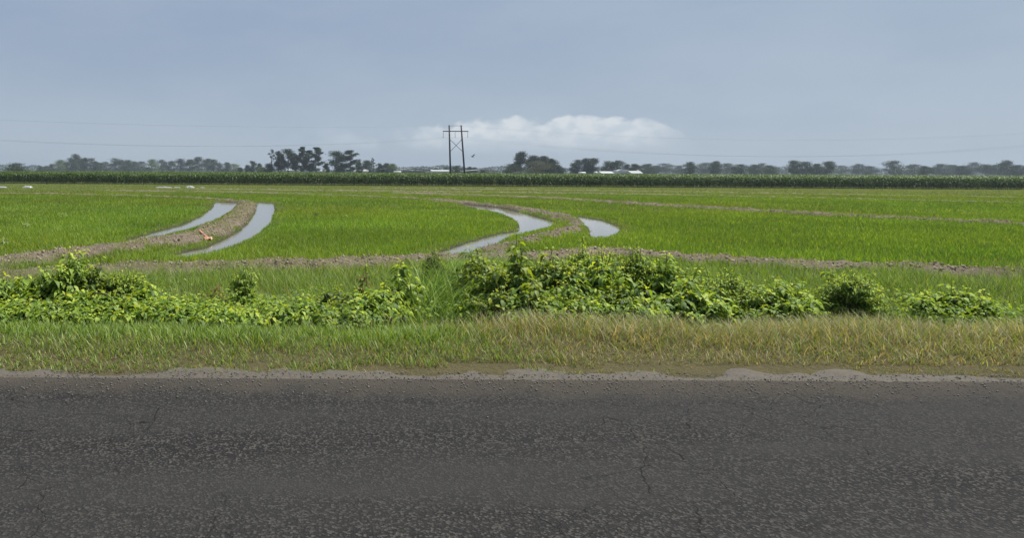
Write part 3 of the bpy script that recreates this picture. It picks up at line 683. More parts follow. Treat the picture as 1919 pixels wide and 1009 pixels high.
def tree(u, w, vtop, D, kind, label, pal='green', name=None, group=None, seed=0, lay=0, base=0.0):
    rs = np.random.default_rng(5000 + seed); X0, H = at(u, D, vtop); Wm = w / F * D
    name = name or {'pine': 'pine_tree', 'shrub': 'shrub', 'bare': 'thin_tree'}.get(kind, 'broadleaf_tree')
    root = tag(empty(name, (X0, D, 0)), label, 'shrub' if kind == 'shrub' else 'tree', group)
    tr = MB(); P = []; S_ = []
    lean = rs.normal(0, .02) * H
    tp = lambda t: np.array([lean * t * t, 0, H * t])
    r0 = H * .018 + .05
    if kind == 'shrub': tr.tube([(0, 0, -.1), (0, 0, H * .5)], [r0, r0 * .5], 6)
    else: tr.tube([tp(t) for t in (0, .2, .45, .7, .93)], [r0 * 1.5, r0, r0 * .75, r0 * .45, r0 * .15], 6)
    lobes = []
    if kind == 'pine':                     # tiers of flat pads on long limbs
        k = 17
        for i in range(k):
            t = .20 + .78 * i / (k - 1); a = rs.random() * 6.283; reach = Wm * .5 * (1.0 if t < .75 else 1.25 * (1.05 - t) / .3) * (.55 + .5 * rs.random())
            p0 = tp(t - .03); p1 = tp(t) + np.array([math.cos(a) * reach, math.sin(a) * reach, H * .02]); tr.tube([p0, (p0 + p1) / 2 - np.array([0, 0, .01 * H]), p1], [r0 * .3, r0 * .2, r0 * .08], 4)
            for q in (.5, .9): lobes.append((p0 + (p1 - p0) * q, (Wm * .21, Wm * .21, H * .055), 80))
        lobes.append((tp(.97), (Wm * .16, Wm * .16, H * .045), 110))
    elif kind == 'bare':
        for i in range(11):
            t = .35 + .6 * i / 10; a = rs.random() * 6.283; reach = Wm * .55 * (1.15 - t)
            p0 = tp(t - .05); p1 = tp(t) + np.array([math.cos(a) * reach, math.sin(a) * reach, H * .08]); tr.tube([p0, (p0 + p1) / 2, p1], [r0 * .4, r0 * .28, r0 * .12], 4)
            lobes.append((p1 - (p1 - p0) * .25, (Wm * .12, Wm * .12, H * .045), 28 if rs.random() < .75 else 5))
        lobes.append((tp(.3), (Wm * .38, Wm * .38, H * .2), 260))
    else:
        Wm *= 1.2 if kind == 'open' else 1.06
        lo = {'round': .06, 'tall': .08, 'shrub': .0, 'dense': .05, 'open': .16}[kind]
        k = {'round': 17, 'tall': 16, 'shrub': 18, 'dense': 24, 'open': 17}[kind]
        for i in range(k):
            t = (i + rs.random()) / k; zc = lo + (1 - lo) * (.12 + .80 * t)
            env = math.sin(math.pi * (.18 + .74 * t)) ** .7 if kind != 'shrub' else math.sqrt(max(0, 1 - t * t * .9))
            a = rs.random() * 6.283; rr = Wm * .5 * env * (.25 + .6 * rs.random())
            if t > .85: rr *= .4
            c = np.array([math.cos(a) * rr, math.sin(a) * rr, H * zc]); sz_ = (.20 + .11 * rs.random()) * (1.15 if kind == 'shrub' else 1)
            lobes.append((c, (Wm * sz_, Wm * sz_, min(H * .13, Wm * sz_ * .8)), 110))
            if kind not in ('shrub',) and rs.random() < .7: p0 = tp(max(.12, zc - .22)); tr.tube([p0, (p0 + c) / 2 + np.array([0, 0, .02 * H]), c], [r0 * .45, r0 * .3, r0 * .1], 4)
    for c, rd, m in lobes:
        m = int(m * 2.4); d = rs.normal(size=(m, 3)); d /= np.linalg.norm(d, axis=1, keepdims=True); q = rs.random((m, 1)) ** .4
        P.append(c + d * q * np.array(rd) * (1 + .25 * rs.normal(size=(m, 1))))
    P = np.concatenate(P); P = P[P[:, 2] > .05]; P = P[P[:, 2] < H * 1.005]; n = len(P)
    sz_ = (.038 * H + .10 * (D / 700)) * (.45 + rs.random(n) * .8); sz_ = np.clip(sz_ * .85, .2, 1.1)
    if kind in ('pine', 'bare'): sz_ *= .8
    pl = np.array(PAL[pal]); tn = pl[rs.integers(0, 3, n)] * (.8 + .4 * rs.random((n, 1)))
    V, T_, C = clumpq(P, sz_, tn, rs); npmesh('crown', V, T_, M_CROWN, root, C); tr.build('trunk', M_BARK, root)
    return root
ORD = ['first', 'second', 'third', 'fourth', 'fifth', 'sixth', 'seventh', 'eighth', 'ninth', 'tenth', 'eleventh', 'twelfth', 'thirteenth', 'fourteenth', 'fifteenth', 'sixteenth', 'seventeenth', 'eighteenth', 'nineteenth', 'twentieth', 'twenty-first', 'twenty-second', 'twenty-third', 'twenty-fourth', 'twenty-fifth', 'twenty-sixth', 'twenty-seventh', 'twenty-eighth', 'twenty-ninth', 'thirtieth', 'thirty-first']
row = [(76, 12, 312, 'round'), (88, 10, 311.5, 'round'), (98, 12, 308, 'round'), (113, 20, 300, 'round'), (124, 16, 304, 'round'), (133, 18, 296, 'round'), (142, 18, 289.5, 'tall'), (150, 12, 303, 'round'), (158, 14, 296, 'tall'), (170, 21, 297, 'round'), (179, 12, 303, 'round'),
       (189, 14, 306, 'round'), (198, 18, 304, 'round'), (217, 22, 297, 'round'), (229, 16, 301, 'round'), (240, 17, 300.5, 'round'), (252, 16, 303, 'round'), (266, 18, 303, 'round'), (284, 22, 299, 'round'), (303, 17, 300, 'tall'), (321, 18, 302, 'round'), (338, 20, 298, 'round'), (355, 15, 299.5, 'tall'),
       (371, 19, 295, 'open'), (389, 15, 298, 'open'), (401, 15, 299.5, 'open'), (411, 12, 308, 'round'), (424, 14, 305, 'round'), (438, 18, 307.5, 'round')]
for i, (u, w, v, k) in enumerate(row):
    w *= 1.4
    tree(u, w, v - 1, 780 + (i * 37 % 90), k, f'{ORD[i]} tree from the left in the hazy row beyond the maize' + (', the tallest' if v == 289.5 else ''), 'light' if i in (3, 18, 28) else 'green', group='hazy row of trees beyond the maize at the left', seed=i)
K = [
 (32, 46, 304.5, 265, 'shrub', 'rounded dark green shrub alone at the left end of the horizon', 'green'),
 (449, 13, 313.5, 480, 'shrub', 'small green shrub at the right end of the hazy tree row', 'green'),
 (463, 10, 309, 600, 'round', 'small round tree left of the lone round headed one', 'green'),
 (473, 19, 301.5, 600, 'round', 'round headed tree standing between the hazy row and the pines', 'green'),
 (486, 12, 306, 600, 'round', 'hazy tree at the left foot of the pines', 'green'),
 (491, 17, 312, 480, 'shrub', 'light green shrub at the left foot of the pines', 'light'),
 (509, 26, 279.5, 450, 'bare', 'thin half bare pine, leftmost of the tall pine group', 'dark'),
 (503, 20, 306, 450, 'round', 'low tree under the half bare pine', 'dark'),
 (522, 20, 283, 450, 'open', 'slim dark tree right of the half bare pine', 'dark'),
 (540, 34, 279, 450, 'open', 'broad dark tree in the tall group, a white roof at its foot', 'dark'),
 (555, 18, 288, 455, 'open', 'ragged narrow tree left of the slender pine', 'dark'),
 (566, 20, 275.5, 445, 'pine', 'slender straight pine, tallest point of the group', 'dark'),
 (580, 22, 282, 450, 'pine', 'ragged pine between the slender pine and the dense topped one', 'dark'),
 (592, 28, 276.5, 445, 'pine', 'dense topped pine with limbs reaching right', 'dark'),
 (611, 12, 306, 460, 'open', 'small dark tree at the left of the big oak', 'dark'),
 (630, 42, 282.5, 430, 'dense', 'big dense dark oak in the middle of the horizon', 'dark'),
 (657, 32, 282, 430, 'pine', 'layered pine with horizontal limbs right of the big oak', 'dark'),
 (672, 16, 302, 450, 'round', 'low tree at the right foot of the layered pine', 'green'),
 (688, 28, 300, 480, 'dense', 'round grey green tree with bare branches rising beside it', 'green'),
 (700, 22, 296, 475, 'bare', 'thin tree with bare upright branches', 'green'),
 (711, 16, 306, 490, 'round', 'low round tree right of the bare branched one', 'green'),
 (724, 20, 305.5, 490, 'dense', 'left of two merged round trees beside the open shed', 'green'),
 (736, 18, 306.5, 485, 'dense', 'right of two merged round trees beside the open shed', 'light'),
 (817, 18, 315, 560, 'shrub', 'low hazy shrub left of the power pylon', 'green'),
 (836, 12, 312.5, 700, 'round', 'pale far tree just left of the pylon foot', 'green'),
 (857, 26, 310, 420, 'round', 'dark bushy tree seen between the two pylon poles', 'dark'),
 (880, 16, 312.5, 520, 'dense', 'low dark tree just right of the pylon', 'dark'),
 (889, 14, 313.5, 520, 'dense', 'low dark tree second right of the pylon', 'dark'),
 (905, 14, 319, 400, 'shrub', 'low shrub in front of the long grey shed', 'green'),
 (976, 26, 283.5, 400, 'open', 'ragged dark tree standing above the overgrown mound of trees', 'dark'),
 (961, 36, 307, 395, 'dense', 'rounded green tree at the left foot of the overgrown mound', 'green'),
 (1000, 34, 291, 400, 'dense', 'tall dark tree at the back of the overgrown mound', 'dark'),
 (1018, 36, 292, 400, 'dense', 'dark crown at the top right of the overgrown mound', 'dark'),
 (1006, 64, 301, 388, 'shrub', 'wide brownish vine covered tree at the front of the overgrown mound', 'olive'),
 (1034, 26, 297, 395, 'dense', 'dark tree on the right shoulder of the overgrown mound', 'green'),
 (1046, 24, 309, 392, 'dense', 'low tree at the right foot of the overgrown mound', 'dark'),
 (1083, 26, 299, 450, 'dense', 'leftmost dark tree of the group behind the white roofs at the right', 'dark'),
 (1098, 26, 296, 450, 'dense', 'second tree of the group behind the white roofs at the right', 'dark'),
 (1113, 28, 296, 450, 'dense', 'third and widest tree of the group behind the white roofs at the right', 'dark'),
 (1137, 26, 301.5, 460, 'round', 'paler tree in the middle of the right hand group', 'green'),
 (1148, 18, 302.5, 460, 'round', 'narrow paler tree right of the middle of the right hand group', 'green'),
 (1159, 22, 300.5, 440, 'open', 'open headed dark tree above the white arched building', 'dark'),
 (1176, 20, 307.5, 455, 'round', 'low tree behind the white arched building', 'dark'),
 (1190, 24, 306.5, 450, 'dense', 'low dark tree at the right edge of the photo', 'dark'),
 (1214, 31, 306.5, 520, 'dense', 'first tree of the long line past the right hand group, counted from the left', 'green'),
 (1231, 24, 310.0, 760, 'dense', 'second tree of the long line past the right hand group, counted from the left', 'dark'),
 (1247, 39, 306.0, 760, 'open', 'third tree of the long line past the right hand group, counted from the left', 'dark'),
 (1274, 28, 309.5, 760, 'round', 'fourth tree of the long line past the right hand group, counted from the left', 'dark'),
 (1293, 25, 303.3, 470, 'dense', 'fifth tree of the long line past the right hand group, counted from the left', 'green'),
 (1323, 37, 304.3, 760, 'dense', 'sixth tree of the long line past the right hand group, counted from the left', 'green'),
 (1343, 25, 301.5, 520, 'dense', 'seventh tree of the long line past the right hand group, counted from the left', 'green'),
 (1363, 37, 305.6, 760, 'dense', 'eighth tree of the long line past the right hand group, counted from the left', 'green'),
 (1388, 34, 307.5, 470, 'dense', 'ninth tree of the long line past the right hand group, counted from the left', 'dark'),
 (1415, 27, 307.9, 520, 'dense', 'tenth tree of the long line past the right hand group, counted from the left', 'green'),
 (1429, 26, 305.3, 760, 'round', 'eleventh tree of the long line past the right hand group, counted from the left', 'green'),
 (1443, 37, 309.9, 470, 'dense', 'twelfth tree of the long line past the right hand group, counted from the left', 'green'),
 (1487, 27, 300.5, 470, 'open', 'thirteenth tree of the long line past the right hand group, counted from the left', 'green'),
 (1508, 40, 302.6, 470, 'dense', 'fourteenth tree of the long line past the right hand group, counted from the left', 'dark'),
 (1530, 27, 306.6, 470, 'dense', 'fifteenth tree of the long line past the right hand group, counted from the left', 'green'),
 (1551, 32, 301.7, 470, 'dense', 'sixteenth tree of the long line past the right hand group, counted from the left', 'green'),
 (1576, 28, 309.9, 760, 'open', 'seventeenth tree of the long line past the right hand group, counted from the left', 'green'),
 (1609, 27, 306.8, 640, 'open', 'eighteenth tree of the long line past the right hand group, counted from the left', 'dark'),
 (1630, 37, 310.8, 640, 'dense', 'nineteenth tree of the long line past the right hand group, counted from the left', 'dark'),
 (1674, 34, 300.2, 520, 'round', 'twentieth tree of the long line past the right hand group, counted from the left', 'green'),
 (1714, 35, 307.5, 640, 'dense', 'twenty-first tree of the long line past the right hand group, counted from the left', 'green'),
 (1733, 25, 310.5, 470, 'dense', 'twenty-second tree of the long line past the right hand group, counted from the left', 'green'),
 (1763, 33, 306.5, 640, 'dense', 'twenty-third tree of the long line past the right hand group, counted from the left', 'green'),
 (1786, 34, 308.3, 640, 'dense', 'twenty-fourth tree of the long line past the right hand group, counted from the left', 'green'),
 (1804, 24, 310.7, 520, 'dense', 'twenty-fifth tree of the long line past the right hand group, counted from the left', 'dark'),
 (1823, 31, 303.6, 760, 'round', 'twenty-sixth tree of the long line past the right hand group, counted from the left', 'dark'),
 (1847, 34, 307.4, 520, 'open', 'twenty-seventh tree of the long line past the right hand group, counted from the left', 'dark'),
 (1865, 34, 308.2, 520, 'open', 'twenty-eighth tree of the long line past the right hand group, counted from the left', 'green'),
 (1888, 27, 300.4, 520, 'dense', 'twenty-ninth tree of the long line past the right hand group, counted from the left', 'dark'),
 (1909, 34, 308.9, 470, 'dense', 'thirtieth tree of the long line past the right hand group, counted from the left', 'dark'),
]
for i, (u, w, v, D, k, lab, pal) in enumerate(K): tree(u, w, v, D, k, lab, pal, seed=100 + i)
# far woods that read as one hazy mass
fx = []; fs = []
for u in np.arange(-260, 2200, 4.5):
    D = 1350 + 120 * math.sin(u * .02); hgt = (6 + 5 * float(fbm(np.array([u * .03]), np.array([2.]), 3)[0]) * 1.6) * (1.0 if (40 < u < 75 or u < 12 or 745 < u < 1080 or u > 1200) else .45)
    c = np.array([at(u, D), D, 0]); m = 70
    fx.append(c + rng.normal(size=(m, 3)) * np.array([4.5, 6, 0]) + np.stack([np.zeros(m), np.zeros(m), hgt * rng.random(m) * 1.25], 1)); fs.append(1.6 + 1.8 * rng.random(m))
fx = np.concatenate(fx); fs = np.concatenate(fs)
V, T_, C = clumpq(fx, fs, tints(len(fx), PAL['green']), rng)
tag(npmesh('distant_woods', V, T_, M_CROWN, col=C), 'faint blue grey woods along the far horizon', 'woods', kind='stuff')

# ------------------------------------------------------------------ sheds and barns
def shed(u0, u1, vr, D, dep, label, wall=M_WHITE, roof=M_WHITE, eave=None, name='farm_shed', door=True, ridge=.5, group='farm buildings on the horizon'):
    xa, xb = at(u0, D), at(u1, D); z = at((u0 + u1) / 2, D, vr)[1]; ze = z * .72 if eave is None else eave
    Wd = xb - xa; root = tag(empty(name, ((xa + xb) / 2, D, 0)), label, 'shed' if 'shed' in name else 'barn', group)
    w = MB(); h = Wd / 2
    w.add([(-h, 0, 0), (h, 0, 0), (h, dep, 0), (-h, dep, 0), (-h, 0, ze), (h, 0, ze), (h, dep, ze), (-h, dep, ze)], [(0, 1, 5, 4), (1, 2, 6, 5), (2, 3, 7, 6), (3, 0, 4, 7)])
    w.add([(-h, 0, ze), (-h, dep, ze), (-h, dep / 2, z - .1)], [(0, 1, 2)]); w.add([(h, 0, ze), (h, dep, ze), (h, dep / 2, z - .1)], [(0, 2, 1)])
    w.build('wall', wall, root)
    r = MB(); o = .35
    r.add([(-h - o, -o, ze - .05), (h + o, -o, ze - .05), (h + o, dep / 2, z), (-h - o, dep / 2, z), (-h - o, dep + o, ze - .05), (h + o, dep + o, ze - .05),
           (-h - o, -o, ze + .1), (h + o, -o, ze + .1), (h + o, dep / 2, z + .15), (-h - o, dep / 2, z + .15), (-h - o, dep + o, ze + .1), (h + o, dep + o, ze + .1)],
          [(0, 1, 2, 3), (3, 2, 5, 4), (9, 8, 7, 6), (10, 11, 8, 9), (0, 6, 7, 1), (4, 5, 11, 10), (0, 3, 9, 6), (3, 4, 10, 9), (1, 7, 8, 2), (2, 8, 11, 5)])
    r.build('roof', roof, root)
    if door:
        d = MB(); d.box(-Wd * .1, Wd * .1, -.06, -.003, 0, ze * .8); d.build('door', M_GREYW, root)
    return root
shed(536, 560, 316.8, 520, 9, 'white roofed shed seen under the tall dark trees')
shed(595, 615, 318.2, 520, 8, 'low white shed left of the big oak, between the pines and the oak')
shed(664, 690, 317.8, 470, 10, 'low white roofed shed at the right foot of the layered pine')
shed(810, 852, 318.8, 500, 14, 'long low white shed behind the left pylon pole', eave=3.1)
def openshed(u0, u1, vr, D, dep, label):
    xa, xb = at(u0, D), at(u1, D); z = at((u0 + u1) / 2, D, vr)[1]; h = (xb - xa) / 2; ze = z - 1.25
    root = tag(empty('open_shed', ((xa + xb) / 2, D, 0)), label, 'shed', 'farm buildings on the horizon')
    r = MB()          # gable faces the camera
    r.add([(-h, 0, ze), (0, 0, z), (h, 0, ze), (h, dep, ze), (0, dep, z), (-h, dep, ze)], [(0, 1, 4, 5), (1, 2, 3, 4)])
    r.add([(-h, 0, ze + .12), (0, 0, z + .12), (h, 0, ze + .12), (h, dep, ze + .12), (0, dep, z + .12), (-h, dep, ze + .12)], [(0, 5, 4, 1), (1, 4, 3, 2)])
    r.build('roof', M_WHITE, root)
    f = MB(); f.add([(-h, -.05, ze - .45), (0, -.05, z - .5), (h, -.05, ze - .55), (h, -.05, ze + .13), (0, -.05, z + .10), (-h, -.05, ze + .12)], [(0, 1, 4, 5), (1, 2, 3, 4)])
    f.add([(-h, .12, ze - .45), (0, .12, z - .5), (h, .12, ze - .55), (h, .12, ze), (0, .12, z), (-h, .12, ze)], [(5, 4, 1, 0), (4, 3, 2, 1)]); f.build('fascia', M_BROWNW, root)
    for px_ in (-h + .3, -h * .45, h * .28, h * .62, h - .3):
        for yy in (.3, dep - .3): p = MB(); p.box(px_ - .13, px_ + .13, yy - .13, yy + .13, 0, ze + (z - ze) * (1 - abs(px_) / h) - .1); p.build('post', M_STEEL, root)
    b = MB(); b.box(-h + .2, h - .2, dep - .15, dep, 0, ze - .5); b.build('back_wall', M_GREYW, root)
    return root
openshed(745, 806, 315.6, 470, 16, 'wide open sided shed with brown fascia left of the power pylon')
openshed(868, 938, 318, 480, 14, 'wide low open shed with pale roof right of the power pylon')
def arched(u0, u1, vr, D, dep, label, name='arched_building', mat=M_WHITE, door=True):
    xa, xb = at(u0, D), at(u1, D); z = at((u0 + u1) / 2, D, vr)[1]; h = (xb - xa) / 2; root = tag(empty(name, ((xa + xb) / 2, D, 0)), label, name.split('_')[-1], 'white things on the horizon')
    prof = [(-h, 0), (-h, z * .62), (-h * .86, z * .8), (-h * .6, z * .92), (-h * .25, z * .985), (0, z), (h * .25, z * .985), (h * .6, z * .95), (h * .88, z * .87), (h, z * .72), (h, 0)]
    b = MB(); n = len(prof); b.add([(a, 0, c) for a, c in prof] + [(a, dep, c) for a, c in prof], [tuple(range(n)), tuple(range(2 * n - 1, n - 1, -1))] + [(i + 1, i, n + i, n + i + 1) for i in range(n - 1)])
    b.build('shell', mat, root)
    if door:
        d = MB(); d.box(-h * .55, h * .6, -.07, -.01, z * .38, z * .74); d.build('door', M_GREYW, root)
        e = MB(); e.box(-h * .95, h * .95, -.05, -.015, z * .06, z * .3); e.build('base_panel', M_GREYW, root)
    return root
arched(1157, 1180, 317.5, 430, 9, 'white arched top building in front of the dark trees at the right', 'arched_building')
shed(1128, 1150, 321.6, 420, 8, 'low white roofed shed left of the white arched building', eave=2.2)
shed(1184, 1204, 320.8, 420, 9, 'low pale shed at the right edge beside the white arched building', eave=2.3, roof=M_GREYW)
def tank(u0, u1, vr, D, label, name='white_tank'):       # horizontal tank on saddles
    xa, xb = at(u0, D), at(u1, D); z = at((u0 + u1) / 2, D, vr)[1]; L = xb - xa; r = .95; root = tag(empty(name, ((xa + xb) / 2, D, 0)), label, 'tank', 'white things on the horizon')
    zc = z - r; t = MB(); t.tube([(-L / 2, 0, zc), (-L / 2 + .12, 0, zc), (-L / 2 + .5, 0, zc), (L / 2 - .5, 0, zc), (L / 2 - .12, 0, zc), (L / 2, 0, zc)], [r * .4, r * .8, r, r, r * .8, r * .4], 14); t.build('vessel', M_WHITE, root, True)
    for s in (-.3, .3): q = MB(); q.box(L * s - .15, L * s + .15, -.5, .5, 0, zc - r * .8); q.build('saddle', M_GREYW, root)
    m = MB(); m.tube([(0, 0, zc + r - .05), (0, 0, zc + r + .2)], .25, 8); m.build('manhole', M_WHITE, root)
tank(737, 752, 320.6, 400, 'white horizontal tank at the left end of the open sided shed')
tank(1084, 1098, 322.3, 400, 'small white tank under the dark trees left of the arched building')
tank(1113, 1120, 321.6, 410, 'very small white tank midway along the right hand trees')
def vtank(u, w, vr, D, label):
    X0, z = at(u, D, vr); r = w / F * D / 2; root = tag(empty('round_tank', (X0, D, 0)), label, 'tank', 'white things on the horizon')
    t = MB(); t.tube([(0, 0, 2.2), (0, 0, z - r * .6), (0, 0, z - r * .2), (0, 0, z)], [r, r, r * .7, r * .15], 14); t.build('vessel', M_WHITE, root, True)
    for a in range(4): q = MB(); c, s = math.cos(a * 1.57 + .78) * r * .8, math.sin(a * 1.57 + .78) * r * .8; q.tube([(c, s, 0), (c, s, 2.2)], .07, 5); q.build('leg', M_STEEL, root)
vtank(1195, 4, 318.3, 425, 'round white tank on legs near the right edge of the photo')

# ------------------------------------------------------------------ power line
PD = 246.0
def hframe(x0, D, rz, label, name='power_pylon'):
    root = tag(empty(name, (x0, D, 0), rz), label, 'pylon')
    k = PD / F
    zt = CAMZ + 87.2 * k; za = CAMZ + 76.5 * k; zi = CAMZ + 65.3 * k
    L = [(-9.6 * k, zt), (-6.5 * k, 0)]; Rr = [(12.8 * k, zt), (20.5 * k, 0)]
    lx = lambda z: L[0][0] + (L[1][0] - L[0][0]) * (zt - z) / (zt); rx = lambda z: Rr[0][0] + (Rr[1][0] - Rr[0][0]) * (zt - z) / zt
    for fx_ in (lx, rx):
        p = MB(); p.tube([(fx_(0), 0, -.3), (fx_(zt * .5), 0, zt * .5), (fx_(zt + .15), 0, zt + .15)], [.34, .30, .25], 12); p.build('pole', M_POLE, root, True)
    q = MB(); q.tube([(lx(zt) - .35, 0, zt - .1), (rx(zt) + .6, 0, zt - .1)], .055, 6); q.build('top_tie', M_STEEL, root)
    q = MB()
    for yy in (-.24, .24): q.box(-21.3 * k, 26.2 * k, yy - .06, yy + .06, za - .15, za + .13)
    q.build('crossarm', M_POLE, root)
    for a, b in (((lx(CAMZ + 62 * k), CAMZ + 62 * k), (rx(CAMZ + 38 * k), CAMZ + 38 * k)), ((rx(CAMZ + 62 * k), CAMZ + 62 * k), (lx(CAMZ + 38 * k), CAMZ + 38 * k))):
        s = .17 if a[0] < b[0] else -.17
        q = MB(); q.tube([(a[0], s, a[1]), (b[0], s, b[1])], .085, 6); q.build('brace', M_POLE, root)
    att = []
    for xi in (-20.6 * k, 1.6 * k, 25.2 * k):
        q = MB(); pts = [(xi, 0, za - .1)]; rad = [.03]
        n = 10
        for j in range(n):
            z1 = za - .25 - (za - .25 - zi) * j / n; dz_ = (za - .25 - zi) / n
            pts += [(xi, 0, z1), (xi, 0, z1 - dz_ * .3), (xi, 0, z1 - dz_ * .55)]; rad += [.05, .13, .05]
        pts.append((xi, 0, zi)); rad.append(.04)
        q.tube(pts, rad, 8); ins = q.build('insulator', M_INS, root)
        c = MB(); c.tube([(xi - .28, 0, zi - .02), (xi + .28, 0, zi - .02)], .045, 6); c.build('clamp', M_STEEL, ins)
        att.append((xi, zi - .05))
    att += [(lx(zt), zt + .1), (rx(zt), zt + .1)]
    return root, att
PX = at(851, PD, 322)[0]
r1, att = hframe(PX, PD, 0, 'tall H-frame wooden power pylon with crossed braces rising behind the maize')
LP = (PX - 196, 188.0); RP_ = (PX + 235, 262.0)
r2, _ = hframe(LP[0], LP[1], -.28, 'neighbouring H-frame power pylon of the same line, left of the photo')
r3, _ = hframe(RP_[0], RP_[1], .07, 'neighbouring H-frame power pylon of the same line, farther right')
names = ['left conductor hanging from the outer left insulator of the pylon', 'middle conductor hanging from the centre insulator of the pylon', 'right conductor hanging from the outer right insulator of the pylon', 'thin upper wire tied to the top of the left pole', 'thin upper wire tied to the top of the right pole']
for i, (ax, az_) in enumerate(att):
    up = i > 2; w = MB(); pts = []
    def end(P, rz): return np.array([P[0] + ax * math.cos(rz), P[1] + ax * math.sin(rz), az_])
    # a line pylon carries its wires at right angles to the crossarm, here nearly end on to it
    a = end(LP, -.28); b = end((PX, PD), 0); c = end(RP_, .07)
    for A, B_, sag in ((a, b, 2.4 if up else 4.6), (b, c, 4.4 if up else 6.2)):
        for t in np.linspace(0, 1, 40)[(0 if not pts else 1):]:
            p = A + (B_ - A) * t; p[2] -= 4 * sag * t * (1 - t); pts.append(p)
    w.tube(pts, .010 if up else .015, 5)
    tag(w.build('power_line', M_WIRE), names[i], 'power line', 'wires of the power line')

# distant service poles
for i, (u, vt, D, lab) in enumerate([(953, 312.5, 430, 'thin dark service pole left of the overgrown mound'), (793, 310.5, 520, 'thin pole rising behind the open sided shed'), (1154, 313, 415, 'pale post beside the arched building')]):
    X0, z = at(u, D, vt); root = tag(empty('utility_pole', (X0, D, 0)), lab, 'utility pole')
    q = MB(); q.tube([(0, 0, 0), (0, 0, z)], [.17, .12], 8); q.build('pole', M_POLE if i < 2 else M_GREYW, root)
    q = MB(); q.box(-.9, .9, -.06, .06, z - .7, z - .55); q.build('crossarm', M_POLE if i < 2 else M_GREYW, root)

# ------------------------------------------------------------------ things lying in the field
def heap(u0, u1, v, h, label, seed, dep=.7):
    xa, D = px(u0, v); xb = px(u1, v)[0]; L = xb - xa; rs = np.random.default_rng(seed)
    nx, ny = max(14, int(L * 10)), 12; gx = np.linspace(-1, 1, nx); gy = np.linspace(-1, 1, ny); GX, GY = np.meshgrid(gx, gy, indexing='ij')
    prof = np.clip(1 - np.abs(GX) ** 3, 0, 1) ** .6 * np.clip(1 - np.abs(GY) ** 2.2, 0, 1) ** .6
    zz = prof * h * (.55 + .9 * fbm(GX * L * 1.7 + seed * 3.1, GY * 2 + seed, 3)) + prof * .04 * (fbm(GX * L * 6, GY * 6 + 9, 2) - .5) - .02 * (prof < .01)
    V = np.stack([GX * L / 2 + .06 * np.sin(GY * 3 + seed), GY * dep / 2 * (.8 + .4 * fbm(GX * 3 + seed, GY * 0 + 1, 2)), zz], -1).reshape(-1, 3)
    I_ = np.arange(nx * ny).reshape(nx, ny); Q = np.stack([I_[:-1, :-1], I_[1:, :-1], I_[1:, 1:], I_[:-1, 1:]], -1).reshape(-1, 4)
    o = npmesh('plastic_sheeting', V, Q, M_PLASTIC, smooth=True); o.location = ((xa + xb) / 2, D, .05)
    tag(o, label, 'plastic sheeting', 'white plastic left lying in the far field')
heap(-14, 15, 352.2, .15, 'long flat white plastic strip at the left edge of the far field', 1)
heap(44, 61.5, 352.6, .28, 'crumpled white plastic heap near the left edge of the far field', 2, 1.1)
heap(292, 324, 352.4, .13, 'long flat white plastic strip left of the small rounded heap', 3)
heap(326, 338, 352.3, .09, 'short white plastic strip just left of the small rounded heap', 4)
heap(348, 364.5, 352.8, .30, 'small rounded white plastic heap in the far field', 5, 1.1)
heap(375, 384, 352.7, .09, 'faint white scrap right of the rounded heap', 6, .5)
for u, v, h, m, lab in ((87.5, 346, .75, M_POLE, 'short dark stake at the foot of the maize at the left'), (177, 344.5, .65, M_PLASTIC, 'short pale stake at the foot of the maize')):
    X0, Y0 = px(u, v); q = MB(); q.tube([(0, 0, -.05), (.01, 0, h * .6), (.0, .01, h)], [.09, .08, .06], 6); o = q.build('field_stake', m); o.location = (X0, Y0, 0); tag(o, lab, 'stake')

# salmon plastic levee spill, half buried in the bank beside the right-hand ditch
A_ = px(374, 438, .20); B2 = px(394, 450, .04); root = tag(empty('plastic_levee_spill', (B2[0], B2[1], 0)), 'faded orange plastic levee spill lying down the bank to the water', 'levee gate')
ax_ = np.array([A_[0] - B2[0], A_[1] - B2[1], .30]); Ln = np.linalg.norm(ax_); ax_ /= Ln; sd = np.cross(ax_, (0, 0, 1)); sd /= np.linalg.norm(sd); nu = np.cross(sd, ax_)
V = []; nl, na = 16, 11
for i in range(nl):
    t = i / (nl - 1); r = .05 + .04 * (1 - t) ** 3
    for j in range(na):
        a = math.pi * (-.12 + 1.24 * j / (na - 1)); rr = r * (1 + .22 * (random.random() - .5)); V.append(ax_ * (Ln * t) + sd * math.cos(a) * rr + nu * math.sin(a) * rr * .62 + np.array([0, 0, .02]))
I_ = np.arange(nl * na).reshape(nl, na); Q = np.stack([I_[:-1, :-1], I_[1:, :-1], I_[1:, 1:], I_[:-1, 1:]], -1).reshape(-1, 4)
o = npmesh('trough', np.array(V), Q, M_ORANGE, root); mo = o.modifiers.new('thickness', 'SOLIDIFY'); mo.thickness = .012
V = []
for i in range(5):
    for j in range(7): V.append(sd * (-.05 + .34 * (j / 6)) * -1 + np.array([.0, -.02, .06]) + ax_ * (.05 - .16 * i / 4) + nu * (.05 + .05 * math.sin(j * 1.7 + i)))
I_ = np.arange(35).reshape(5, 7); Q = np.stack([I_[:-1, :-1], I_[1:, :-1], I_[1:, 1:], I_[:-1, 1:]], -1).reshape(-1, 4)
o = npmesh('flap', np.array(V), Q, M_ORANGE, root); mo = o.modifiers.new('thickness', 'SOLIDIFY'); mo.thickness = .012
q = MB(); c0 = np.array([0, 0, .01]) - ax_ * .015
q.add([c0] + [c0 + sd * math.cos(a) * .13 + nu * math.sin(a) * .08 for a in np.linspace(0, math.pi, 9)], [(0, k + 1, k + 2) for k in range(8)]); q.build('mouth_shade', M_DARK, root)  # dark sheet over the trough mouth, standing in for the shade inside

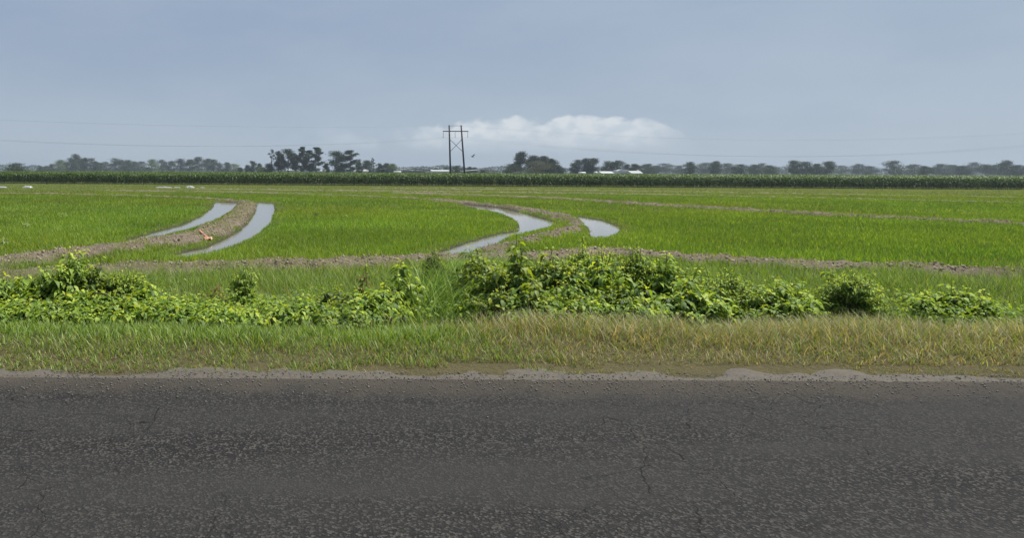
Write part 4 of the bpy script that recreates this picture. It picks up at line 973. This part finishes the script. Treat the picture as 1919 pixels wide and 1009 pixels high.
# bird in flight: one continuous body with raised wings
D = 95.; X0, Z0 = at(885.5, D, 294)
st = [(-.17, .012), (-.13, .03), (-.05, .055), (.04, .06), (.11, .045), (.15, .035), (.18, .03), (.215, .006)]
V = []; Fc = []; nb = 8
for xx, r in st:
    for k in range(nb): a = 2 * math.pi * k / nb; V.append((xx, r * math.cos(a), r * math.sin(a) * .9))
for i in range(len(st) - 1):
    for k in range(nb): Fc.append((i * nb + k, i * nb + (k + 1) % nb, (i + 1) * nb + (k + 1) % nb, (i + 1) * nb + k))
Fc += [tuple(range(nb))[::-1], tuple(range((len(st) - 1) * nb, len(st) * nb))]
for s in (1, -1):
    b = len(V); prof = [(.03, .08, -.08), (.17, .10, -.09), (.30, .07, -.10), (.42, -.02, -.12)]
    for yy, f_, r_ in prof: V += [(f_, s * yy, .03 + yy * .55), (r_, s * yy, .02 + yy * .52), ((f_ + r_) / 2, s * yy, .045 + yy * .55)]
    for i in range(3):
        p = b + i * 3; Fc += [(p, p + 3, p + 5, p + 2), (p + 2, p + 5, p + 4, p + 1), (p + 1, p + 4, p + 3, p)]
V += [(-.17, .02, 0), (-.17, -.02, 0), (-.30, .07, -.005), (-.30, -.07, -.005), (-.17, 0, .015)]; b = len(V) - 5; Fc += [(b, b + 2, b + 3, b + 1), (b + 4, b + 3, b + 2), (b, b + 4, b + 2), (b + 1, b + 3, b + 4)]
q = MB(); q.add(V, Fc); o = q.build('bird', M_BIRD, None, True); o.location = (X0, D, Z0); o.rotation_euler = (R(12), R(-8), R(200))
tag(o, 'small dark bird flying in the grey sky right of the power pylon', 'bird')

# ------------------------------------------------------------------ haze
hz = MB(); hz.box(-1700, 2700, -20, 1650, -1.5, 26); ho = hz.build('haze', bpy.data.materials.new('thin_haze')); tag(ho, kind='stuff', label='thin pale rain haze over the fields', cat='haze')
m = ho.data.materials[0]; m.use_nodes = True; t = m.node_tree; t.nodes.remove(t.nodes['Principled BSDF'])
pv = t.nodes.new('ShaderNodeVolumePrincipled'); pv.inputs['Color'].default_value = (.50, .59, .70, 1); pv.inputs['Density'].default_value = .00027; pv.inputs['Anisotropy'].default_value = .2
t.links.new(pv.outputs[0], t.nodes['Material Output'].inputs['Volume'])
